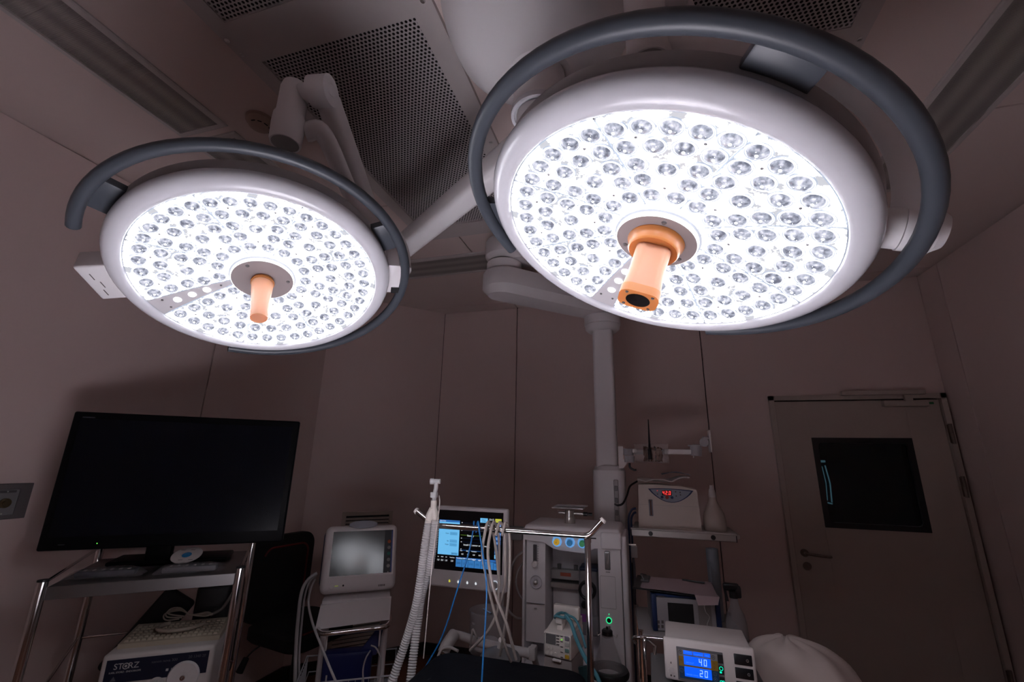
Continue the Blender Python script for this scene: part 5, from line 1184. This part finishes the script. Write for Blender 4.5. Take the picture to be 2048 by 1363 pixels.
cloth('blue_pad', 'grey-blue pad tucked into the pale cloth on the warming cabinet', 'pad', (.175, 2.975, SHZ+.303), .16, .12, lambda u, v: .006+.008*math.cos(2.2*u)*(1-.3*v), mat('pad_blue', (.16, .19, .25), .8))
bt = thing('spray_bottle', 'translucent cream bottle with white cap beside the warming cabinet', 'bottle', (.372, 2.96, SHZ))
MB().lathe([(.0001, 0), (.058, 0), (.062, .006), (.061, .06), (.054, .098), (.034, .135), (.022, .165), (.019, .185), (.0001, .185)], 32).obj('body', mat('bottle_cream', (.46, .38, .34), .35, sss=.0), bt)
MB().lathe([(.020, .183), (.021, .198), (.018, .212), (.0155, .228), (.011, .232), (.010, .250), (.0001, .252)], 24).obj('cap', mat('cap_pale', (.55, .50, .50), .4), bt)

# ------------------------------------------------------------------ monitor arm with wrapped pack and black stick
ma = thing('articulated_support', 'empty jointed monitor arm fixed to the pendant column', 'monitor arm', tuple(atY(1238, 905, 2.95)))
Mv = lambda px, py, y=2.95: atY(px, py, y)-Vector(ma.location)
MB().add([Mv(1236, 892), Mv(1246, 892), Mv(1246, 918), Mv(1260, 918), Mv(1246, 936), Mv(1238, 936)]+[Mv(1236, 892, 3.0), Mv(1246, 892, 3.0), Mv(1246, 918, 3.0), Mv(1260, 918, 3.0), Mv(1246, 936, 3.0), Mv(1238, 936, 3.0)], [(0, 1, 2, 3, 4, 5), (11, 10, 9, 8, 7, 6)]+[(i, 6+i, 6+(i+1) % 6, (i+1) % 6) for i in range(6)]).obj('column_bracket', MWHITE, ma)
AG = mat('arm_joint_grey', (.36, .34, .36), .45)
MB().cyl(Mv(1257, 897), Mv(1257, 910), .032, seg=24).cyl(Mv(1259, 911), Mv(1259, 924), .030, seg=24).obj('shoulder_joint', AG, ma)
MB().rbox(Mv(1265, 901), (.05, .04, .025), .006, 2).obj('link', MWHITE, ma)
MB().tube([Mv(1268, 903), Mv(1384, 903)], .016, 12).obj('link_bar', mat('link_pale', (.42, .39, .40), .45), ma)
MB().rbox((Mv(1330, 903)+Mv(1386, 903))/2, (.17, .035, .030), .006, 2).obj('forearm', MWHITE, ma)
MB().cyl(Mv(1392, 892), Mv(1392, 911), .034, seg=24).cyl(Mv(1389, 890), Mv(1389, 893), .038, seg=24).obj('elbow_joint', AG, ma)
MB().rbox((Mv(1392, 890)+Mv(1408, 890))/2, (.09, .03, .012), .004, 1).cyl(Mv(1408, 884, 2.93), Mv(1408, 884, 2.98), .026, seg=24).rbox(Mv(1412, 876), (.045, .04, .02), .004, 1).obj('tilt_joint', AG, ma)
MB().rbox(Mv(1419, 882), (.008, .09, .13), .002, 1).obj('mount_plate', MWHITE, ma)
MB().tube(spline([Mv(1259, 925), Mv(1260, 934), Mv(1268, 939), Mv(1273, 939)], 5), .007, 10).obj('clamp_lever', BLACKPL, ma)
MB().cyl(Mv(1388, 911), Mv(1388, 915), .005).obj('bolt', STEEL, ma)
wp = thing('wrapped_pack', 'brown and black packets in a clear plastic bag on the monitor arm', 'package', tuple(atY(1300, 908, 2.90)))
Wv = lambda px, py, y=2.90: atY(px, py, y)-Vector(wp.location)
def crumple(p0, p1, th, m, name, seed, parent, nx=9, ny=6, am=.012):
    rnd = random.Random(seed); x0, x1, z0, z1 = p0.x, p1.x, p1.z, p0.z; V = []; yb = p0.y
    for s_ in (-1, 1):
        for j in range(ny+1):
            for i in range(nx+1):
                u, v = i/nx*2-1, j/ny*2-1
                V.append((x0+(x1-x0)*i/nx+rnd.uniform(-.006, .006), yb+s_*th*(1-u**4)*(1-v**4)*.5+s_*rnd.uniform(0, am)*(abs(u) < .99 and abs(v) < .99), z0+(z1-z0)*j/ny+rnd.uniform(-.006, .006)))
    k_ = (nx+1)*(ny+1); F = []
    for o_ in (0, k_): F += [(o_+j*(nx+1)+i, o_+j*(nx+1)+i+1, o_+(j+1)*(nx+1)+i+1, o_+(j+1)*(nx+1)+i) for j in range(ny) for i in range(nx)]
    return MB().add(V, F).obj(name, m, parent)
crumple(Wv(1287, 893), Wv(1300, 921), .03, mat('packet_brown', (.16, .07, .045), .4), 'brown_packet', 3, wp)
crumple(Wv(1301, 895), Wv(1325, 922), .03, mat('packet_rust', (.22, .10, .06), .35), 'brown_packet', 4, wp)
crumple(Wv(1309, 893), Wv(1313, 922), .036, BLACKPL, 'black_strip', 6, wp, 4, 6)
crumple(Wv(1268, 887), Wv(1338, 925), .06, mat('bag_clear', (.62, .58, .58), .15, alpha=.22, coat=.5), 'plastic_bag', 5, wp, 12, 8, .02)
st = thing('black_stick', 'thin black pointed stick standing upright against the wrapped pack', 'stick', tuple(atY(1300, 918, 2.855)))
MB().cyl((0, 0, 0), atY(1296.5, 838, 2.855)-Vector(st.location), .0085, .003, seg=10).obj('shaft', BLACKPL, st)
MB().cyl((0, 0, .0), (0, 0, .06), .011, seg=10).obj('grip', BLACKPL, st)
# power socket and lead on the column
po = thing('socket_strip', 'power sockets on the front of the pendant column', 'socket', tuple(atY(1233, 1000, 2.905)))
MB().rbox((.0, .006, 0), (.028, .014, .24), .003, 1).obj('strip', mat('strip_grey', (.36, .33, .33), .45), po)
for i in range(3): MB().rbox((0, -.002, .07-.07*i), (.018, .004, .03), .002, 1).obj('socket_face', MDARK, po)
cable('power_lead', 'black power lead curving from the column socket to the warming cabinet', [(1230, 1008, 2.88), (1236, 1010, 2.85), (1246, 1006, 2.86), (1254, 990, 2.90), (1260, 972, 2.96), (1274, 962, 3.02)], .006, BLACKPL)
BTUBE = mat('tube_navy', (.025, .045, .13), .4)
cable('supply_hose', 'navy supply hose bent from the shelf end down along the machine', [Vector((-.068, 2.935, 1.335)), Vector((-.085, 2.930, 1.325)), Vector((-.098, 2.926, 1.290)), Vector((-.0985, 2.925, 1.20)), Vector((-.0985, 2.925, .90)), Vector((-.0985, 2.925, .45))], .0065, BTUBE)
cable('supply_hose', 'second navy supply hose lying along the first', [Vector((-.068, 2.935, 1.358)), Vector((-.094, 2.930, 1.346)), Vector((-.1125, 2.926, 1.30)), Vector((-.1145, 2.925, 1.20)), Vector((-.1145, 2.925, .90)), Vector((-.1145, 2.925, .45))], .0065, BTUBE)
cable('black_cable', 'black cable sweeping down beside the navy supply hoses', [Vector((-.098, 2.800, 1.08)), Vector((-.099, 2.79, .95)), Vector((-.100, 2.775, .75)), Vector((-.100, 2.77, .45))], .007, BLACKPL)
cable('grey_cable', 'grey cable hanging from the clip beside the anaesthesia machine', [Vector((-.092, 2.755, 1.112)), Vector((-.088, 2.745, 1.06)), Vector((-.090, 2.74, .98)), Vector((-.098, 2.738, .86)), Vector((-.101, 2.735, .70))], .007, mat('cable_slate', (.09, .085, .10), .5))
hc = thing('hose_clip', 'grey clip block on a steel pin beside the machine header', 'clip', (-.085, 2.755, 1.145))
MB().rbox((0, 0, 0), (.035, .03, .06), .005, 2).obj('block', MGREY, hc)
MB().cyl((-.0305, 0, .035), (.012, 0, .035), .006).obj('pin', CHROME, hc)

# ------------------------------------------------------------------ nerve monitor on trolley, clipboard, spray, tube
tr = thing('instrument_trolley', 'dark instrument trolley with chrome rail behind the electrosurgical unit', 'trolley', (.135, 2.45, 0), R(4))
for z_ in (.895, .45): MB().rbox((0.02, .05, z_-.012), (.46, .40, .022), .005, 1).obj('shelf', MGREY, tr)
for sx in (-1, 1):
    for sy in (-.14, .24): MB().cyl((.02+sx*.225, sy, .05), (.02+sx*.225, sy, .905), .012, seg=12).obj('post', CHROME, tr); MB().cyl((.02+sx*.225-.01, sy, .03), (.02+sx*.225+.01, sy, .03), .03, seg=12).obj('castor', BLACKPL, tr)
MB().tube(spline([(-.23, -.16, .86), (-.22, -.20, .895), (.0, -.205, .90), (.23, -.20, .90)], 6), .008, 10).obj('front_rail', CHROME, tr)
nm = thing('nerve_monitor', 'pale monitor box with blue side frames and dark screen below the clipboard', 'medical device', tuple(atZ(1370, 1270, .896)), R(7))
nm.location = (.142, 2.36, .896)
q0, q1 = fp(nm, 1303, 1186), fp(nm, 1437, 1194); nx0, nx1 = q0.x, q1.x; nh = (q0.z+q1.z)/2
MB().rbox(((nx0+nx1)/2, .12, nh/2), (nx1-nx0-.01, .22, nh-.004), .005, 1).obj('case', mat('case_grey', (.24, .21, .21), .5), nm)
NF = mat('frame_navy', (.012, .03, .11), .4)
for x_ in (nx0+.008, nx1-.008): MB().rbox((x_, .02, nh/2), (.022, .06, nh), .005, 2).obj('side_frame', NF, nm)
MB().rbox(((nx0+nx1)/2, .02, nh-.006), (nx1-nx0, .05, .012), .004, 1).obj('top_frame', NF, nm)
MB().rbox(((nx0+nx1)/2, .004, nh/2-.006), (nx1-nx0-.036, .02, nh-.014), .003, 1).obj('front_plate', mat('front_pale', (.36, .34, .36), .45), nm)
a, b = fp(nm, 1335, 1204, -.006), fp(nm, 1389, 1247, -.006)
MB().box(((a.x+b.x)/2, -.0065, (a.z+b.z)/2), (b.x-a.x, .003, a.z-b.z)).obj('screen', BLACK, nm)
a, b = fp(nm, 1395, 1204, -.006), fp(nm, 1425, 1252, -.006)
MB().box(((a.x+b.x)/2, -.0065, (a.z+b.z)/2), (b.x-a.x, .002, a.z-b.z)).obj('side_panel', mat('panel_taupe', (.24, .22, .22), .5), nm)
MB().box((a.x+.014, -.008, a.z-.004), (.014, .001, .007)).obj('yellow_mark', mat('mark_yellow', (.35, .22, .02), .5), nm)
MB().tube(spline([(a.x+.028, -.009, a.z-.01), (a.x+.032, -.010, a.z-.035), (a.x+.045, -.010, a.z-.055), (a.x+.034, -.010, a.z-.08), (a.x+.03, -.010, a.z-.10)], 6), .0022, 6).obj('printed_curve', WPRINT, nm)
q = fp(nm, 1420, 1199, -.006); MB().box((q.x, -.0065, q.z), (.012, .002, .008)).obj('badge', NF, nm)
for px, py in ((1317, 1243), (1325, 1243), (1317, 1252), (1325, 1252)): q = fp(nm, px, py, -.006); MB().box((q.x, -.0065, q.z), (.010, .001, .012)).obj('print_mark', PRINTD, nm)
q = fp(nm, 1322, 1192, -.006); MB().box((q.x, -.0065, q.z), (.03, .001, .004)).obj('print_mark', PRINTD, nm)
cb = thing('clipboard', 'pinkish papers on a dark clipboard lying on the nerve monitor', 'clipboard', (.12, 2.46, .896+nh+.004), R(-4))
MB().rbox((-.02, .0, .006), (.36, .26, .005), .002, 1, M=Matrix.Rotation(R(1), 4, 'Y')).obj('board', BLACKPL, cb)
PAPER = mat('paper_pink', (.40, .30, .32), .8)
for i in range(3): MB().rbox((-.01+.006*i, -.004*i, .0105+.0025*i), (.31, .235, .0018), .0005, 1, M=Matrix.Rotation(R(3*i-3), 4, 'Z')).obj('sheet', PAPER, cb)
MB().add([(.07, -.16, .017), (.17, -.15, .018), (.15, -.07, .019), (.06, -.09, .018), (.08, -.20, -.012), (.16, -.175, -.008)], [(0, 1, 2, 3), (0, 4, 5, 1)]).obj('loose_sheet', PAPER, cb)
MB().rbox((-.15, .02, .022), (.04, .10, .012), .004, 1).tube(spline([(-.15, -.04, .03), (-.17, 0, .045), (-.15, .06, .03)], 5), .003, 6).obj('clip', MDARK, cb)
MB().cyl((.02, .07, .024), (.12, .05, .024), .004, seg=8).obj('pen', BLACKPL, cb)
sb_ = thing('trigger_bottle', 'clear trigger spray bottle with black head beside the nerve monitor', 'spray bottle', (.345, 2.36, .896))
MB().lathe([(.0001, 0), (.042, 0), (.045, .008), (.043, .06), (.036, .095), (.018, .13), (.014, .165), (.0001, .166)], 28).obj('body', mat('spray_clear', (.35, .34, .36), .15, alpha=.42), sb_)
MB().cyl((0, 0, .16), (0, 0, .185), .018, seg=18).rbox((-.008, 0, .203), (.066, .024, .032), .010, 3).rbox((.018, 0, .185), (.028, .024, .05), .008, 2).add([(-.04, -.006, .195), (-.03, -.006, .195), (-.022, -.006, .145), (-.032, -.006, .145), (-.04, .006, .195), (-.03, .006, .195), (-.022, .006, .145), (-.032, .006, .145)], [(0, 1, 2, 3), (7, 6, 5, 4), (0, 4, 5, 1), (1, 5, 6, 2), (2, 6, 7, 3), (3, 7, 4, 0)]).obj('trigger_head', BLACKPL, sb_)
MB().box((.0, -.044, .035), (.014, .002, .02)).obj('red_mark', mat('mark_red', (.25, .05, .03), .5), sb_)
rt = thing('paper_tube', 'grey-blue rolled paper tube standing upright behind the clipboard', 'tube', (.325, 2.62, .884), 0)
rt.location = (.300, 2.60, .884)
hh = .33
MB().lathe([(.029, 0), (.029, hh), (.026, hh), (.026, .004), (.0001, .004)], 28).obj('roll', mat('roll_bluegrey', (.17, .18, .21), .6), rt)
for i in range(5): MB().box((-.012+.007*i, -.0292, .20-.01*i), (.0016, .001, .10)).obj('print_line', PRINTD, rt)

# ------------------------------------------------------------------ electrosurgical unit, its stand and the white cloth
es = thing('electrosurgical_unit', 'white electrosurgical unit with blue display reading 40 and 20', 'medical device', (.16, 1.755, .93), R(-2))
ESW = mat('unit_white', (.66, .60, .59), .38, var=.02)
E_ = lambda px, py, y=0: fp(es, px, py, y)
e0, e1 = E_(1326, 1272), E_(1506, 1298); ex0, ex1 = e0.x, e1.x+.004; ez1 = .130; ez0 = .008; ew_ = ex1-ex0; ecx = (ex0+ex1)/2
MB().rbox((ecx, .011, (ez0+ez1)/2), (ew_, .022, ez1-ez0), .008, 3).obj('front_shell', ESW, es)
MB().rbox((ecx, .10, (ez0+ez1)/2-.001), (ew_-.014, .18, ez1-ez0-.006), .006, 2).obj('case', ESW, es)
for sx in (-1, 1):
    for sy in (.03, .17): MB().cyl((ecx+sx*.11, sy, 0), (ecx+sx*.11, sy, .012), .012, seg=12).obj('foot', BLACKPL, es)
DG = mat('display_grey', (.13, .125, .135), .4)
a, b = E_(1352, 1288), E_(1446, 1345); dx0, dx1, dzt, dzb = a.x, b.x+.004, ez1-.022, ez0+.006
dpl = MB().rbox(((dx0+dx1)/2, -.0005, (dzt+dzb)/2), (dx1-dx0, .003, dzt-dzb), .001, 1).obj('display_panel', DG, es)
dw, dh = dx1-dx0, dzt-dzb
def ep(u0, u1, v0, v1, m, name, y=-.0025): return MB().rbox((dx0+dw*(u0+u1)/2, y, dzt-dh*(v0+v1)/2), (dw*(u1-u0), .0012, dh*(v1-v0)), .0005, 1).obj(name, m, dpl)
EBL = emis('display_blue', (.0, .10, 1.0), .95); ETX = emis('display_text', (.35, .62, 1.0), .8)
ep(.04, .88, .07, .27, mat('row_grey', (.26, .25, .26), .4), 'row_plate'); ep(.04, .88, .27, .57, mat('row_amber', (.32, .19, .03), .4), 'row_plate'); ep(.04, .88, .57, .93, mat('row_blue', (.015, .06, .14), .4), 'row_plate')
for u0, u1 in ((.15, .345), (.36, .58), (.595, .73)): ep(u0, u1, .08, .20, EBL, 'menu_key', -.0034)
ep(.15, .73, .24, .51, EBL, 'readout', -.0034); ep(.15, .73, .56, .86, EBL, 'readout', -.0034)
seg_digits('40', dh*.20, ETX, dpl, (dx0+dw*.56, -.0048, dzt-dh*.37)); seg_digits('20', dh*.20, ETX, dpl, (dx0+dw*.56, -.0048, dzt-dh*.705))
EDIM = emis('display_dim', (.06, .24, .9), .8)
text('DRY CUT', .0055, EDIM, dpl, (dx0+dw*.28, -.0048, dzt-dh*.44)); text('FORCED COAG', .0052, EDIM, dpl, (dx0+dw*.31, -.0048, dzt-dh*.79)); text('MONOPOLAR', .0044, EDIM, dpl, (dx0+dw*.47, -.0048, dzt-dh*.155)); text('PROGRAM', .0042, EDIM, dpl, (dx0+dw*.247, -.0048, dzt-dh*.125)); text('MENU', .0042, EDIM, dpl, (dx0+dw*.66, -.0048, dzt-dh*.15))
for u, v, c_ in ((.09, .14, (.05, .05, .05)), (.79, .17, (.05, .05, .05)), (.09, .40, (.20, .12, .02)), (.80, .36, (.22, .13, .02)), (.80, .49, (.22, .13, .02)), (.09, .70, (.10, .16, .22)), (.80, .66, (.10, .16, .22)), (.80, .82, (.10, .16, .22))):
    MB().lathe([(.0058, 0), (.0056, .0014), (.0046, .0014), (.0045, 0)], 18, M=FY((dx0+dw*u, -.003, dzt-dh*v))).lathe([(.002, .0), (.0001, .0012)], 6, M=FY((dx0+dw*u, -.003, dzt-dh*v))).obj('symbol_key', mat('sym_%d' % int(c_[0]*100), c_, .4), dpl)
for i in range(3): ep(.885, .995, .06+.33*i, .32+.33*i, BLACKPL, 'indicator_field')
GCY = emis('led_cyan_green', (.0, .95, .55), 1.0)
MB().lathe([(.0058, 0), (.0056, .0012), (.0046, .0012), (.0044, 0)], 24, M=FY((dx0+dw*.94, -.0036, dzt-dh*.47))).box((dx0+dw*.925, -.004, dzt-dh*.58), (.006, .001, .005)).obj('indicator_ring', GCY, dpl)
for s in (-1, 1): MB().lathe([(.0042, 0), (.004, .0012), (.0028, .0012), (.0026, 0)], 18, M=FY((dx0+dw*.94+s*.003, -.0036, dzt-dh*.86))).obj('indicator_ring', GCY, dpl)
for i in range(3):
    zc_ = ez1-.034-.0375*i; xr = ex1-.036
    so = MB().rbox((xr, -.0008, zc_), (.052, .004, .030), .005, 3).obj('socket_bay', mat('bay_black', (.010, .011, .014), .3), es)
    MB().lathe([(.0042, 0), (.004, .003), (.0025, .003), (.0025, 0)], 16, M=FY((xr+.012, -.0028, zc_))).obj('socket_ring', STEEL if i == 0 else MDARK, so)
MB().lathe([(.0085, 0), (.0075, .003), (.0001, .0035)], 20, M=FY((ex0+.020, -.0004, ez0+.030))).obj('mains_button', mat('button_pale', (.58, .53, .53), .4), es)
MB().add([(ex0+.017, -.0008, ez0+.048), (ex0+.023, -.0008, ez0+.048), (ex0+.020, -.0008, ez0+.055)], [(0, 1, 2)]).box((ex0+.018, -.0006, ez0+.014), (.005, .001, .005)).box((ex0+.028, -.0006, ez0+.013), (.005, .001, .004)).obj('print_mark', PRINTD, es)
us = thing('unit_stand', 'steel stand carrying the electrosurgical unit', 'stand', (.16, 1.83, 0))
MB().rbox((.0, .02, .918), (.36, .30, .02), .004, 1).obj('top_plate', MDARK, us)
for sx in (-1, 1):
    for sy in (-.10, .15): MB().cyl((sx*.165, sy, .03), (sx*.165, sy, .91), .012, seg=12).obj('leg', CHROME, us)
MB().rbox((0, .02, .40), (.33, .25, .016), .003, 1).obj('lower_shelf', MGREY, us)
MB().tube(spline([(-.16, .16, .95), (-.19, .16, .97), (-.20, .14, .95), (-.20, .12, .70)], 6), .006, 10).cyl((-.165, .15, .92), (-.16, .16, .955), .006).obj('side_handle', CHROME, us)
# white cloth heap beside the unit on a small stool
so_ = thing('cloth_stand', 'steel stand hidden below the white cloth heap', 'stand', (.525, 2.09, 0))
MB().rbox((0, 0, .765), (.20, .20, .02), .004, 1).obj('top_plate', MGREY, so_)
MB().cyl((0, 0, .03), (0, 0, .756), .025, seg=16).obj('pole', CHROME, so_)
MB().lathe([(.0001, .05), (.04, .045), (.09, .02), (.10, .0), (.0001, 0)], 28).obj('foot', MGREY, so_)
ns, na = 14, 40; V = []; rnd = random.Random(11)
for i in range(ns+1):
    t = i/ns
    for j in range(na):
        a = 2*PI*j/na; fold = 1+.05*math.sin(5*a+2*t)+.03*math.sin(9*a-3*t)*t
        r = (.015+.15*math.sin(min(1, t*1.6)*PI/2)+.05*max(0, t-.4))*fold
        z_ = .225*(1-t**1.7)-.12*max(0, t-.75)
        V.append((r*math.cos(a)*1.0-.055*(1-t), r*math.sin(a)*.85, .778+z_+.006*math.sin(7*a+4*t)))
F = [(i*na+j, i*na+(j+1) % na, (i+1)*na+(j+1) % na, (i+1)*na+j) for i in range(ns) for j in range(na)]
hc_ = MB().add(V, F, 0, True).add(V[:na], [tuple(range(na))], 0, True).obj('white_cloth', mat('cloth_white', (.62, .53, .50), .85, bump=.3, bscale=25), None, (.525, 2.09, 0))
tag(hc_, 'white cloth heap draped beside the electrosurgical unit', 'cloth')
